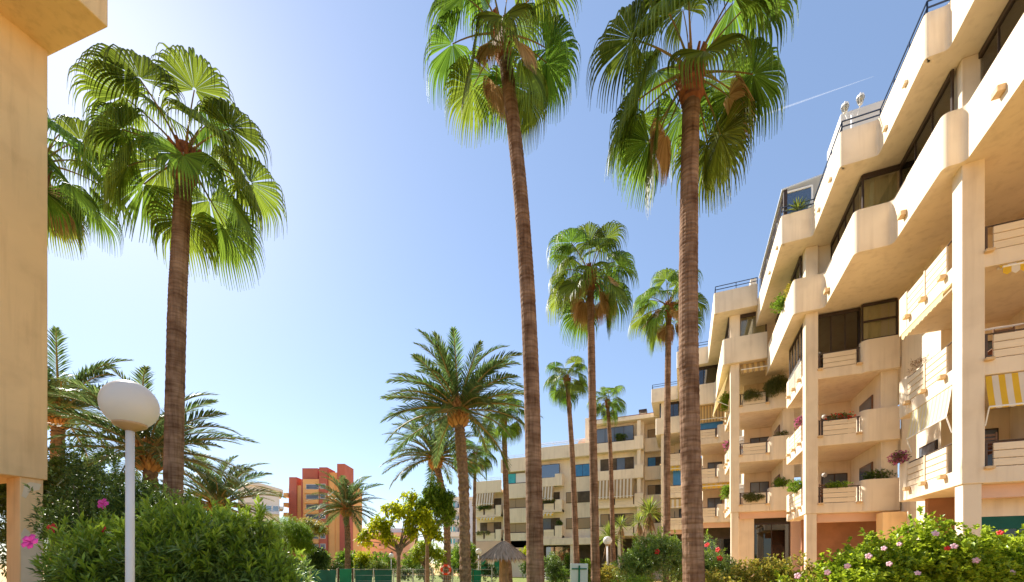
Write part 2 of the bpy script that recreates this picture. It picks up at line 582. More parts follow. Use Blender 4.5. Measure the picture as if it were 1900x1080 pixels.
def glazing(a, b, z0, z1, parent, curtain='curtain', pw=0.95, frame='dark_frame', gl='glass_clear', back=0.3, top=0.2):
    """framed row of window panes from a to b with a curtain behind; the inside lies right of a-b"""
    A, B = Vector((a[0], a[1])), Vector((b[0], b[1]))
    L = (B - A).length
    d = (B - A) / L
    nr = Vector((d.y, -d.x))
    ang = math.atan2(d.y, d.x)
    mid = (A + B) / 2
    fr = piece('window', (mid.x, mid.y, z1 - top / 2), (L, 0.09, top), frame, parent, rz=ang)

    def sub(name, c, size, m):
        # fr is rotated about z: children take the frame's local axes
        o = piece(name, (0, 0, 0), size, m, None)
        o.parent = fr
        v = Vector((c[0] - mid.x, c[1] - mid.y))
        o.location = (v.dot(d), v.dot(Vector((-d.y, d.x))), c[2] - (z1 - top / 2))
        return o
    sub('frame', (mid.x, mid.y, z0 + 0.03), (L, 0.08, 0.06), frame)
    n = max(1, round(L / pw))
    for k in range(n + 1):
        q = A + d * (L * k / n)
        sub('mullion', (q.x, q.y, (z0 + z1) / 2), (0.045 if 0 < k < n else 0.07, 0.06, z1 - z0 - 0.02), frame)
    for k in range(n):
        q = A + d * (L * (k + 0.5) / n)
        sub('pane', (q.x, q.y, (z0 + z1 - top) / 2 + 0.02), (L / n - 0.03, 0.012, z1 - z0 - top), gl)
    if curtain:
        q = mid + nr * back
        m = MB()
        nn = max(4, int(L * 9))
        vs = []
        for k in range(nn + 1):
            s = A + d * (L * k / nn) + nr * (back + 0.03 * math.sin(k * 2.1))
            vs += [(s.x, s.y, z0 - 0.1), (s.x, s.y, z1 - 0.02)]
        m.add(vs, [(2 * k, 2 * k + 2, 2 * k + 3, 2 * k + 1) for k in range(nn)])
        m.build('curtain', curtain, parent)
    return fr


# fourth-storey glass behind the rounded terrace parapets
G = offset(P4_A, 0.34)
for (i, cur) in ((0, 'sheer'), (2, 'curtain'), (3, 'curtain'), (4, 'curtain')):
    a, b = G[i], G[i + 1]
    glazing(a, b, 13.0, 15.13, APT, curtain=cur, top=0.17, gl='glass_clear')
glazing((4.75, 21.95), (4.75, 27.2), 13.0, 15.13, APT, curtain='curtain')
MB().box(5.29, 6.2, 21.62, 21.8, 12.6, 15.14).build('wall', 'stucco', APT)
GB = offset(P4_B, 0.36)
glazing(GB[0], (3.0, 27.51), 13.9, 15.96, APT, curtain='curtain')
MB().box(2.45, 3.0, 27.45, 27.7, 13.4, 15.97).build('wall', 'stucco', APT)
glazing(GB[1], GB[2], 13.9, 15.96, APT, curtain='curtain')
glazing(GB[2], GB[3], 13.9, 15.96, APT, curtain=None, gl='glass_dark')
glazing(GB[4], GB[5], 13.9, 15.96, APT, curtain=None, gl='glass_dark')


def awning(name, a, b, z, drop, out, parent, mats, sw=0.12, valance=0.14, arms=True, rolled=False):
    """cloth from a-b at height z, falling by drop and standing out by out (out = (dx, dy)); stripes are separate strips"""
    A, B = Vector((a[0], a[1])), Vector((b[0], b[1]))
    L = (B - A).length
    n = max(2, round(L / sw))
    m = MB()
    for k in range(n):
        p, q = A + (B - A) * (k / n), A + (B - A) * ((k + 1) / n)
        P = [(p.x, p.y, z), (q.x, q.y, z)]
        for s in (0.33, 0.67, 1.0):
            sg = 0.05 * math.sin(math.pi * s)
            for w in (p, q):
                P.append((w.x + out[0] * s, w.y + out[1] * s, z - drop * s - sg))
        # scalloped valance
        for w in (p, q):
            P.append((w.x + out[0], w.y + out[1], z - drop - valance * 0.8))
        P.append(((p.x + q.x) / 2 + out[0], (p.y + q.y) / 2 + out[1], z - drop - valance * 1.1))
        m.add(P, [(0, 1, 3, 2), (2, 3, 5, 4), (4, 5, 7, 6), (6, 7, 9, 10, 8)], k % 2)
    o = m.build(name, mats, parent)
    d = (B - A) / L
    e0, e1 = A + Vector(out[:2]), B + Vector(out[:2])
    MB().tube([(e0.x, e0.y, z - drop), (e1.x, e1.y, z - drop)], 0.025, 6).build('front_bar', 'white_paint', o)
    MB().tube([(A.x - out[0] * .5, A.y - out[1] * .5, z - 0.04), (B.x - out[0] * .5, B.y - out[1] * .5, z - 0.04)], 0.03, 8).build('roller', 'white_paint', o)
    if arms:
        for w, e in ((A, e0), (B, e1)):
            MB().tube([(w.x, w.y, z - drop - 0.45), (e.x, e.y, z - drop)], 0.016, 6).build('arm', 'white_paint', o)
    return o


YW = ['awning_yellow', 'awning_white']
for i, (x, y, dz) in enumerate(UN):
    yn = UN[i + 1][1] if i + 1 < len(UN) else 44.2
    b = [0] + [lev(k, dz) for k in range(1, 5)]
    # corner column, thinner at the ground
    MB().box(x, x + 0.46, y, y + 0.46, b[1], 15.13 + dz).build('column', 'stucco', APT, bevel=0.02)
    MB().box(x + 0.04, x + 0.42, y + 0.05, y + 0.43, 0, b[1] + 0.02).build('column_base', 'stucco', APT, bevel=0.02)
    zt = b[4] + 0.1
    xr = x + (9 if i == 0 else 5)
    MB().box(x + 1.12, x + 1.30, y + 3.57, yn, 0, zt).build('outer_wall', 'stucco', APT)
    MB().box(x + 1.10, x + 2.80, y + 3.55, y + 3.72, b[1], zt).build('back_wall', 'stucco', APT)
    if i == 0:
        MB().box(x + 2.9, xr, y + 2.6, y + 2.8, b[1], zt).build('back_wall', 'stucco', APT)
        MB().box(x + 2.78, x + 2.97, y + 2.62, y + 3.70, b[1], zt).build('back_wall', 'stucco', APT)
    else:
        MB().box(x + 2.63, x + 2.80, y + 0.16, y + 3.54, b[1], zt).build('side_wall', 'stucco', APT)
        MB().box(x + 2.70, x + 3.16, y + 0.14, y + 0.6, b[1], zt).build('wall_pier', 'stucco', APT)
    for k in (1, 2, 3):
        z = b[k]
        sl = [(x + 0.012, y + 0.014), (xr, y + 0.014), (xr, yn), (x + 1.14, yn), (x + 1.14, y + 3.5), (x + 0.012, y + 3.5)]
        MB().prism(sl, z, z + 0.42).build('floor_slab', 'stucco', APT, bevel=0.015)
        fl_ = [(x + 0.1, y + 0.15), (x + 2.62, y + 0.15), (x + 2.62, y + 3.5), (x + 0.1, y + 3.34)]
        MB().prism(fl_, z + 0.425, z + 0.437).build('bounce_cut_floor', 'terracotta', APT)  # unseen dark floor sheet, added to cut light bouncing inside the balcony
        # front balcony: boards between two dark posts
        fx1 = x + 1.84 if i else x + 5
        bal = MB().tube([(x + 0.47, y + 0.10, z + 1.10), (fx1 + 0.08, y + 0.10, z + 1.10)], 0.02, 6).build('balcony_front', 'dark_post', APT)
        nb = 3
        for q in range(nb):
            hh = 0.62 / nb
            bx('plank', 'plank', bal, x + 0.64, fx1 - 0.06, y + 0.03, y + 0.075, z + 0.44 + q * hh, z + 0.44 + (q + 1) * hh - 0.018, bevel=0.006)
        for px_ in (x + 0.53, fx1 + 0.02):
            bx('post', 'dark_post', bal, px_ - 0.03, px_ + 0.03, y + 0.09, y + 0.14, z + 0.40, z + 1.12)
            bx('bracket', 'bracket', bal, px_ - 0.10, px_ + 0.09, y - 0.10, y + 0.05, z + 0.35, z + 0.43)
        if i:
            pl = fillet([(x + 3.15, y - 0.11), (x + 1.92, y - 0.11), (x + 1.92, y + 0.5)], 0.24)
            MB().prism(pl + [(x + 3.15, y + 0.5)], z - 0.012, z + 1.30).build('planter_box', 'stucco', APT, bevel=0.02)
        # side balcony: boards, end block, brackets, strap
        sb = MB().tube([(x + 0.07, y + 0.47, z + 1.24), (x + 0.07, y + 3.0, z + 1.24)], 0.02, 6).build('balcony_side', 'dark_post', APT)
        for q in range(4):
            hh = 0.78 / 4
            bx('plank', 'plank', sb, x + 0.0, x + 0.05, y + 0.74, y + 2.98, z + 0.43 + q * hh, z + 0.43 + (q + 1) * hh - 0.022, bevel=0.006)
        for by in (y + 0.8, y + 1.86, y + 2.86):
            bx('bracket', 'bracket', sb, x - 0.15, x + 0.0, by - 0.09, by + 0.09, z + 0.29, z + 0.41)
        bx('strap', 'plank', sb, x - 0.03, x - 0.004, y + 1.83, y + 1.89, z + 0.41, z + 1.22)
        bx('post', 'dark_post', sb, x + 0.1, x + 0.15, y + 0.60, y + 0.66, z + 0.40, z + 1.24)
        eb = [(x - 0.01, y + 3.02), (x - 0.01, y + 3.55), (x + 1.10, y + 3.55), (x + 1.10, y + 3.36), (x + 0.22, y + 3.36), (x + 0.22, y + 3.02)]
        MB().prism(eb, z - 0.008, z + 1.30).build('balcony_end', 'stucco', APT, bevel=0.03)
        # rooms behind: balcony door and side window
        dk = bx('balcony_door', 'dark_frame', APT, x + 1.45, x + 2.5, y + 3.49, y + 3.545, z + 0.43, z + 2.25)
        for q in (0, 1):
            bx('pane', 'far_window', dk, x + 1.50 + q * 0.5, x + 1.95 + q * 0.5, y + 3.475, y + 3.489, z + 0.5, z + 2.2)
        if i:
            sw = bx('window', 'wood_brown', APT, x + 2.575, x + 2.625, y + 0.9, y + 2.3, z + 1.25, z + 2.2)
            bx('pane', 'far_window', sw, x + 2.558, x + 2.574, y + 0.96, y + 2.24, z + 1.31, z + 2.14)
        ow = bx('window', 'dark_frame', APT, x + 1.06, x + 1.115, y + 3.75, y + 4.9, z + 1.1, z + 2.1)
        bx('pane', 'far_window', ow, x + 1.045, x + 1.059, y + 3.82, y + 4.83, z + 1.17, z + 2.03)
    # ground storey: recessed wall, pink beam
    MB().box(x + 0.5, xr, y + 0.35, y + 0.6, b[1] - 0.36, b[1] - 0.004).build('beam', 'stucco_pink', APT)
    MB().box(x + 0.5, xr, y + 2.9, y + 3.1, 0, b[1] - 0.004).build('ground_wall', 'brick_wall' if i < 2 else 'inner_shade', APT)  # from the third bay on, shade behind the glass is put into the colour

# glazed loggia on the third storey of the second bay
x, y, dz = UN[1]
z3 = lev(3)
glazing((x + 0.48, y + 0.25), (x + 1.95, y + 0.25), z3 + 1.02, z3 + 2.83, APT, curtain=None, gl='glass_dark', pw=0.5, top=0.14)
glazing((x + 3.1, y + 0.04), (x + 1.98, y + 0.04), z3 + 1.32, z3 + 2.83, APT, curtain='curtain', pw=1.2, top=0.1, back=0.12)
bx('window_bar', 'dark_frame', APT, x + 2.0, x + 3.08, y - 0.02, y + 0.03, z3 + 2.05, z3 + 2.12)
glazing((x + 0.09, y + 0.5), (x + 0.09, y + 3.3), z3 + 1.25, z3 + 2.83, APT, curtain=None, gl='glass_blue', pw=0.55, top=0.1)
for q in range(14):
    yy = y + 0.75 + q * 0.165
    bx('railing_bar', 'pale_rail', APT, x - 0.05, x - 0.035, yy - 0.008, yy + 0.008, z3 + 0.42, z3 + 1.3, bevel=0.004)
# ground-floor doors and canopies
gd = glazing((UN[2][0] + 1.3, UN[2][1] + 0.75), (UN[2][0] + 3.05, UN[2][1] + 0.75), 0.1, 3.95, APT, curtain=None, gl='glass_green', pw=0.95, top=0.12)
MB().box(UN[2][0] + 0.42, UN[2][0] + 1.28, UN[2][1] + 0.62, UN[2][1] + 0.9, 0, 4.3).build('ground_wall', 'stucco', APT)
MB().box(UN[2][0] + 3.1, UN[2][0] + 3.9, UN[2][1] + 0.62, UN[2][1] + 0.9, 0, 4.3).build('ground_wall', 'stucco_pink', APT)
glazing((UN[3][0] + 1.0, UN[3][1] + 0.75), (UN[3][0] + 2.9, UN[3][1] + 0.75), 0.1, 3.5, APT, curtain=None, gl='glass_green', pw=0.95, top=0.12)
MB().box(UN[1][0] + 2.45, UN[1][0] + 3.4, UN[1][1] - 0.5, UN[1][1] + 0.1, 0, 3.62).build('ground_pier', 'stucco_tan', APT, bevel=0.02)
MB().box(UN[0][0] + 0.45, UN[0][0] + 5, UN[0][1] + 0.9, UN[0][1] + 1.0, 2.9, 3.7).build('lintel', 'stucco', APT)
glazing((UN[0][0] + 0.45, UN[0][1] + 0.95), (UN[0][0] + 5, UN[0][1] + 0.95), 0.1, 2.9, APT, curtain=None, gl='glass_green', pw=1.1, top=0.35, frame='green_cloth')

# awnings
x, y, dz = UN[0]
awning('awning', (x + 0.48, y + 0.04), (x + 4.0, y + 0.04), lev(2) - 0.03, 0.86, (0.0, -0.16), APT, YW, sw=0.125, valance=0.05)
awning('awning', (x + 0.75, y + 0.04), (x + 4.0, y + 0.04), lev(3) - 0.02, 0.12, (0.0, -0.14), APT, YW, sw=0.16, valance=0.2, arms=False)
awning('awning', (x + 0.02, y + 2.75), (x + 0.02, y + 0.5), lev(2) - 0.02, 0.86, (-0.12, 0.0), APT, ['awning_cream', 'awning_white'], sw=0.10, valance=0.03)
awning('awning', (x + 0.02, y + 2.9), (x + 0.02, y + 0.5), lev(3) - 0.02, 0.16, (-0.20, 0.0), APT, ['awning_cream', 'awning_cream'], sw=0.24, valance=0.22, arms=False)
x, y, dz = UN[2]
awning('awning', (x + 0.52, y + 0.1), (x + 3.0, y + 0.1), lev(4, dz) - 0.03, 0.42, (0.0, -0.30), APT, ['awning_brown', 'awning_gold'], sw=0.14, valance=0.22, arms=False)
awning('awning', (x + 0.02, y + 3.3), (x + 0.02, y + 0.5), lev(4, dz) - 0.03, 1.75, (-0.75, 0.0), APT, ['awning_gold', 'awning_cream'], sw=0.14, valance=0.2)
x, y, dz = UN[3]
awning('awning', (x + 0.52, y + 0.1), (x + 2.4, y + 0.1), lev(4, dz) - 0.03, 1.05, (0.0, -0.2), APT, ['awning_gold', 'awning_brown'], sw=0.10, valance=0.2)
awning('awning', (x + 0.52, y + 0.05), (x + 3.0, y + 0.05), lev(2, dz) - 0.03, 0.22, (0.0, -0.3), APT, ['awning_gold', 'awning_yellow'], sw=0.16, valance=0.2, arms=False)
bx('wind_screen', 'blue_panel', APT, x + 0.7, x + 2.3, y + 0.18, y + 0.22, lev(3, dz) + 1.1, lev(3, dz) + 1.6)
x, y, dz = UN[4]
awning('awning', (x + 0.7, y + 0.05), (x + 2.6, y + 0.05), lev(3, dz) - 0.03, 0.3, (0.0, -0.3), APT, ['awning_gold', 'awning_yellow'], sw=0.2, valance=0.2, arms=False)
awning('awning', (x + 0.7, y + 0.05), (x + 2.6, y + 0.05), lev(1, dz) + 2.7, 0.7, (0.0, -0.2), APT, ['awning_gold', 'awning_white'], sw=0.2, valance=0.1, arms=False)
bx('wind_screen', 'blue_panel', APT, x + 1.0, x + 2.6, y + 0.2, y + 0.25, lev(2, dz) + 1.1, lev(2, dz) + 2.5)

# small wall lights on the parapets
for (lx, ly, lz) in ((5.97, 15.6, 15.45), (5.97, 16.9, 15.4), (4.92, 18.4, 15.4), (4.92, 19.8, 15.4), (3.81, 21.5, 15.4), (3.81, 23.2, 15.4)):
    bx('parapet_light', 'stucco_patch', APT, lx - 0.09, lx - 0.002, ly - 0.09, ly + 0.09, lz, lz + 0.09)
for (lx, ly, lz) in ((6.93, 13.5, 12.62), (6.47, 17.0, 12.55), (5.43, 20.6, 12.55)):
    bx('parapet_light', 'bracket', APT, lx - 0.16, lx - 0.002, ly - 0.12, ly + 0.12, lz, lz + 0.16)
# round lamps on the balcony ceilings' back walls
for (ui, k) in ((1, 2), (1, 1)):
    x, y, dz = UN[ui]
    zc = lev(k, dz) + 2.2
    MB().lathe((x + 1.55, y + 3.42, zc), [(0.02, -0.11), (0.09, -0.08), (0.12, 0), (0.09, 0.08), (0.02, 0.11)], 12).build('wall_lamp', 'globe', APT, smooth=True)

# glass house on the roof terrace above the second bay
gh = glazing((3.98, 21.0), (3.98, 26.8), 16.3, 17.45, APT, curtain=None, gl='glass_blue', pw=0.8, top=0.1)
gh = glazing((4.95, 21.0), (4.0, 21.0), 16.3, 17.4, APT, curtain=None, gl='glass_blue', pw=0.9, top=0.08, frame='white_paint')
bx('glass_house_post', 'dark_frame', APT, 3.92, 4.06, 20.93, 21.07, 16.3, 17.5)
MB().add([(3.85, 20.9, 17.46), (5.4, 20.9, 17.62), (5.4, 26.9, 17.62), (3.85, 26.9, 17.46), (3.85, 20.9, 17.52), (5.4, 20.9, 17.68), (5.4, 26.9, 17.68), (3.85, 26.9, 17.52)],
         [(0, 3, 2, 1), (4, 5, 6, 7), (0, 1, 5, 4), (1, 2, 6, 5), (2, 3, 7, 6), (3, 0, 4, 7)]).build('glass_house_roof', 'pale_rail', APT)
# dark lattice fence along the same parapet
for q in range(24):
    yy = 21.1 + q * 0.24
    bx('railing_bar', 'dark_post', APT, 3.855, 3.875, yy - 0.012, yy + 0.012, 16.3, 17.2, bevel=0.004)
# chimneys and roof block
MB().box(5.25, 6.6, 18.6, 20.2, 15.5, 17.9).build('stair_head', 'white_wall', APT, bevel=0.05)
MB().box(-2.05, -1.6, 41.0, 41.6, 15.9, 17.0).build('chimney', 'stucco', APT)
MB().box(3.55, 3.85, 27.6, 28.4, 16.9, 17.95).build('chimney', 'stucco', APT)

# things kept on the balconies
for lab, (x0, y0, z0) in (('white air conditioner on the second-storey balcony, third bay', (2.98, 28.2, lev(2, .83) + 1.15)),
                          ('white air conditioner on the first-storey balcony, third bay', (2.98, 28.2, lev(1, .83) + 1.15)),
                          ('white air conditioner on the second-storey balcony, fourth bay', (0.80, 34.4, lev(2, .83) + 1.15))):
    ac = thing('air_conditioner', lab, 'air conditioner', (x0, y0, z0))
    bx('casing', 'white_paint', ac, x0, x0 + .32, y0, y0 + .8, z0, z0 + .58, bevel=.03)
    MB().lathe((x0 + .16, y0 - .012, z0 + .3), [(.12, -.004), (.12, .004)], 16).build('fan_grille', 'pale_rail', ac)
    for q in (.1, .6):
        bx('wall_bracket', 'pale_rail', ac, x0 + .02, x0 + .3, y0 + q, y0 + q + .05, z0 - .06, z0 - .002)
rk = thing('drying_rack', 'white folding drying rack on the nearest second-storey balcony', 'drying rack', (7.8, 15.5, lev(2) + .44))
for q in range(6):
    MB().tube([(7.5, 15.35 + q * .09, lev(2) + 1.35 + q * .03), (8.35, 15.35 + q * .09, lev(2) + 1.35 + q * .03)], .012, 5).build('bar', 'white_paint', rk)
for xx in (7.5, 8.35):
    MB().tube([(xx, 15.3, lev(2) + 1.33), (xx, 15.85, lev(2) + 1.52)], .016, 5).build('frame', 'white_paint', rk)
    MB().tube([(xx, 15.3, lev(2) + .44), (xx, 15.85, lev(2) + 1.5)], .016, 5).build('leg', 'white_paint', rk)
    MB().tube([(xx, 15.85, lev(2) + .44), (xx, 15.35, lev(2) + 1.36)], .016, 5).build('leg', 'white_paint', rk)
for lab, cx_, cy_, zf in (('dark garden table on the nearest first-storey balcony', 8.1, 16.0, lev(1) + .44),):
    tb_ = thing('garden_table', lab, 'table', (cx_, cy_, zf))
    bx('table_top', 'wood_brown', tb_, cx_ - .6, cx_ + .6, cy_ - .4, cy_ + .4, zf + .7, zf + .75)
    for sx in (-.52, .52):
        for sy in (-.32, .32):
            bx('leg', 'wood_brown', tb_, cx_ + sx - .03, cx_ + sx + .03, cy_ + sy - .03, cy_ + sy + .03, zf, zf + .699)
for lab, cx_, cy_, zf in (('dark slatted chair left of the table, nearest first-storey balcony', 7.55, 15.55, lev(1) + .44), ('dark slatted chair right of the table, nearest first-storey balcony', 8.5, 15.5, lev(1) + .44),
                          ('dark slatted chair on the first-storey balcony of the second bay', 5.75, 22.6, lev(1) + .44), ('dark slatted chair on the nearest second-storey balcony', 8.0, 15.75, lev(2) + .44)):
    ch = thing('balcony_chair', lab, 'chair', (cx_, cy_, zf), 'chairs on the balconies')
    bx('seat', 'wood_brown', ch, cx_ - .22, cx_ + .22, cy_ - .22, cy_ + .22, zf + .42, zf + .46)
    for sx in (-.2, .2):
        for sy in (-.2, .2):
            bx('leg', 'wood_brown', ch, cx_ + sx - .02, cx_ + sx + .02, cy_ + sy - .02, cy_ + sy + .02, zf, zf + (.419 if sy > 0 else .95))
    for q in range(4):
        bx('slat', 'wood_brown', ch, cx_ - .18, cx_ + .18, cy_ - .215, cy_ - .19, zf + .55 + q * .1, zf + .61 + q * .1)

# ------------------------------------------------------------------ farther wing
WING = thing('apartment_building', 'lower cream apartment wing behind the tall palms, roof stepping down to the left', 'building', (-12, 46, 0))
DZ = 0.6


def fwin(x0, x1, y, z0, z1, m='far_window', shutter=None, n=2):
    f = bx('window', 'dark_frame', WING, x0, x1, y - 0.04, y + 0.02, z0, z1)
    w = (x1 - x0 - 0.06) / n
    for k in range(n):
        bx('pane', (shutter or m) if not isinstance(m, list) else m[k], f, x0 + 0.03 + k * w + 0.02, x0 + 0.03 + (k + 1) * w - 0.02, y - 0.058, y - 0.041, z0 + 0.06, z1 - 0.06)
    return f


def fbalc(x0, x1, y, z, d=0.9, h=1.2, boards=False, block=0.7):
    MB().box(x0, x1, y - d, y - 0.003, z, z + 0.3).build('floor_slab', 'stucco', WING, bevel=0.02)
    if boards:
        b = MB().tube([(x0, y - d + 0.05, z + 1.05), (x1, y - d + 0.05, z + 1.05)], 0.025, 6).build('balcony_front', 'dark_post', WING)
        L = (x1 - block - x0)
        for k in range(2):
            xa = x0 + L * k / 2 + 0.12
            for q in range(2):
                bx('plank', 'plank', b, xa, xa + L / 2 - 0.24, y - d + 0.0, y - d + 0.05, z + 0.3 + q * 0.33, z + 0.62 + q * 0.33, bevel=0.008)
            bx('post', 'dark_post', b, xa + L / 2 - 0.2, xa + L / 2 - 0.08, y - d - 0.02, y - d + 0.04, z + 0.25, z + 1.1)
        if block:
            MB().box(x1 - block, x1, y - d - 0.06, y - 0.01, z - 0.01, z + h + 0.15).build('balcony_block', 'stucco', WING, bevel=0.03)
    else:
        MB().box(x0 - 0.01, x1 - block, y - d - 0.02, y - d + 0.15, z - 0.01, z + h - 0.25).build('parapet', 'stucco', WING, bevel=0.03)
        if block:
            MB().box(x1 - block, x1 + 0.01, y - d - 0.05, y - 0.006, z - 0.02, z + h + 0.1).build('balcony_block', 'stucco', WING, bevel=0.03)
    MB().box(x0 - 0.012, x0 + 0.14, y - d + 0.16, y - 0.005, z + 0.01, z + h - 0.3).build('parapet', 'stucco', WING)


def fl(k):
    return 3.72 + DZ + 2.85 * (k - 1)


# block A: five storeys, beside the stepped building
ax0, ax1, ay = -8.55, -3.7, 44.0
MB().box(ax0, ax1, ay, ay + 9, fl(1) - .1, fl(5) + 0.1).build('wall', 'stucco', WING)
MB().box(ax1, 1.5, ay + 1.2, ay + 9, 0, fl(5) + 0.1).build('wall', 'stucco', WING)
MB().box(ax0 - 0.3, 1.5, ay - 0.9, ay + 9, fl(5) + 0.1, fl(5) + 0.5).build('roof_slab', 'stucco', WING, bevel=0.03)
MB().box(ax0 - 0.2, 1.0, ay - 0.75, ay - 0.5, fl(5) + 0.5, fl(5) + 0.62).build('roof_edge', 'terracotta', WING)
for k in (1, 2, 3, 4):
    z = fl(k)
    fbalc(ax0, ax1, ay, z, boards=(k < 3), block=0.85)
    if k == 4:
        fwin(ax0 + 0.1, ax1 - 0.95, ay - 0.5, z + 1.05, z + 2.55, n=4)
    else:
        fwin(ax0 + 0.5, ax1 - 1.0, ay, z + 0.33, z + 2.35, m=['shutter', 'inner_shade', 'inner_shade', 'shutter'] if k == 1 else ['inner_shade', 'inner_shade', 'far_window', 'inner_shade'], n=4)  # dark panes paint the shade of a deep balcony recess
    # recessed stair bay
    MB().box(ax1 + 0.02, -1.7, ay + 0.3, ay + 1.2, z - 0.05, z + 1.3).build('spandrel', 'stucco', WING)
    fwin(ax1 + 0.25, -1.9, ay + 1.19, z + 1.32, z + 2.4, m=['blue_panel', 'inner_shade'] if k == 3 else ['shutter', 'inner_shade'])
MB().box(ax1 - 0.6, ax1 - 0.25, ay - 0.8, ay - 0.5, fl(1) - 3, fl(5)).build('column', 'stucco', WING)
awning('awning', (ax0 + 0.05, ay - 0.92), (ax1 - 0.9, ay - 0.92), fl(3) - 0.02, 1.75, (0, -0.3), WING, ['awning_brown', 'awning_white'], sw=0.17, valance=0.2, arms=False)  # brown stripes: the awning's shade is put into the cloth colour
MB().box(-4.3, -3.7, ay + 2, ay + 2.6, fl(5) + 0.4, fl(5) + 1.6).build('chimney', 'stucco', WING)
MB().box(-4.4, -3.6, ay + 1.9, ay + 2.7, fl(5) + 1.75, fl(5) + 2.0).build('chimney_cap', 'dark_frame', WING)

# block B
bx0, bx1, by = -16.2, -8.6, 45.0
MB().box(bx0, bx1, by, by + 9, fl(1) - .1, fl(4) + 0.2).build('wall', 'stucco', WING)
MB().box(bx0, bx1, by - 0.85, by - 0.65, fl(4) + 0.1, fl(4) + 1.5).build('roof_parapet', 'stucco', WING, bevel=0.03)
MB().box(bx0, bx1, by - 0.82, by + 9, fl(4) + 0.12, fl(4) + 0.4).build('roof_slab', 'stucco', WING)
railing([(bx0, by - 0.85), (bx1, by - 0.85)], fl(4) + 1.5, 'pale_rail', WING, heights=(0.12, 0.3), step=1.6)
# roof house with a sloped side
MB().add([(-12.8, by + 3, fl(4)), (bx1, by + 3, fl(4)), (bx1, by + 8, fl(4)), (-12.8, by + 8, fl(4)),
          (-11.2, by + 3, fl(4) + 3.0), (bx1, by + 3, fl(4) + 3.4), (bx1, by + 8, fl(4) + 3.4), (-11.2, by + 8, fl(4) + 3.0)],
         [(0, 3, 2, 1), (4, 5, 6, 7), (0, 1, 5, 4), (1, 2, 6, 5), (2, 3, 7, 6), (3, 0, 4, 7)]).build('roof_house', 'stucco_pink', WING)
MB().box(-10.4, -9.3, by + 2.4, by + 3.4, fl(4), fl(4) + 5.2).build('chimney', 'stucco', WING)
railing([(bx0, by + 2.4), (-9.4, by + 2.4)], fl(4) + 2.6, 'pale_rail', WING, heights=(0.1, 0.3), step=2)
for k in (1, 2, 3):
    z = fl(k)
    fbalc(-15.8, -12.2, by, z, boards=(k < 3), block=0.8)
    if k == 3:
        fwin(-15.7, -12.6, by - 0.4, z + 1.0, z + 2.5, m='glass_blue', n=1)
        MB().box(-15.65, -12.65, by - 0.33, by - 0.01, z + 1.0, z + 2.5).build('blind', 'bluegrey_wall', WING)
        fwin(-11.0, -9.3, by, z + 0.95, z + 2.3, m='blue_panel')
    else:
        fwin(-15.6, -12.7, by, z + 0.33, z + 2.3, m=['inner_shade', 'far_window', 'inner_shade'], n=3)  # dark panes stand in for the shaded balcony depth
        fwin(-12.0, -9.3, by, z + 1.0, z + 2.2, m=['shutter', 'inner_shade'] if k == 2 else ['shutter', 'shutter'])
awning('awning', (-15.7, by - 0.9), (-13.1, by - 0.9), fl(3) - 0.02, 1.35, (0, -0.3), WING, ['awning_brown', 'awning_white'], sw=0.17, valance=0.2, arms=False)  # stripe colour darkened to brown for the shaded cloth
awning('awning', (-15.7, by - 0.9), (-13.1, by - 0.9), fl(2) - 0.02, 0.15, (0, -0.3), WING, ['awning_yellow', 'awning_white'], sw=0.2, valance=0.25, arms=False)
MB().box(-15.5, -8.6, by - 1.1, by - 0.02, fl(1) - 0.75, fl(1) - 0.02).build('canopy', 'stucco', WING, bevel=0.03)
MB().box(bx0, ax1, by + 1.6, by + 2.0, 0, fl(1) - .1).build('ground_wall', 'inner_shade', WING)  # wall coloured dark to stand for shade under the storey above
for cxx in (-16.0, -11.3, -8.8, -6.2, -4.2):
    MB().box(cxx, cxx + .4, by - .9 if cxx < -8.7 else ay - .7, by - .5 if cxx < -8.7 else ay - .3, 0, fl(1) - .03).build('column', 'stucco', WING, bevel=.02)
fwin(-14.8, -11.6, by + 1.55, 0.3, fl(1) - 0.8, m='glass_blue', n=3)

# block C
cx0, cx1, cy = -19.75, -16.25, 45.5
zc = fl(4) - 0.75
MB().box(cx0, cx1, cy, cy + 9, 0, zc + 0.2).build('wall', 'stucco', WING)
MB().box(cx0, cx1, cy - 0.75, cy - 0.55, zc, zc + 1.55).build('roof_parapet', 'stucco', WING, bevel=0.03)
MB().box(cx0, cx1, cy - 0.74, cy + 9, zc + 0.02, zc + 0.35).build('roof_slab', 'stucco', WING)
railing([(cx0, cy - 0.75), (cx1, cy - 0.75)], zc + 1.55, 'pale_rail', WING, heights=(0.12, 0.28), step=1.6)
MB().box(-17.3, -16.6, cy + 1.2, cy + 1.9, zc + 0.4, zc + 2.6).build('chimney', 'stucco', WING)
for k, ms in ((3, ['teal', 'white_wall']), (2, ['shutter', 'shutter']), (1, ['shutter', 'shutter'])):
    z = zc - 2.85 * (4 - k)
    fwin(cx0 + 0.3, cx1 - 0.3, cy - 0.3, z + 1.55, z + 2.75, m=ms)
    MB().box(cx0 + 0.25, cx1 - 0.25, cy - 0.55, cy - 0.01, z - 0.2, z + 1.5).build('spandrel', 'stucco', WING, bevel=0.03)
    MB().box(cx0 + 0.28, cx1 - 0.28, cy - 0.24, cy - 0.01, z + 1.51, z + 2.8).build('recess', 'stucco', WING)

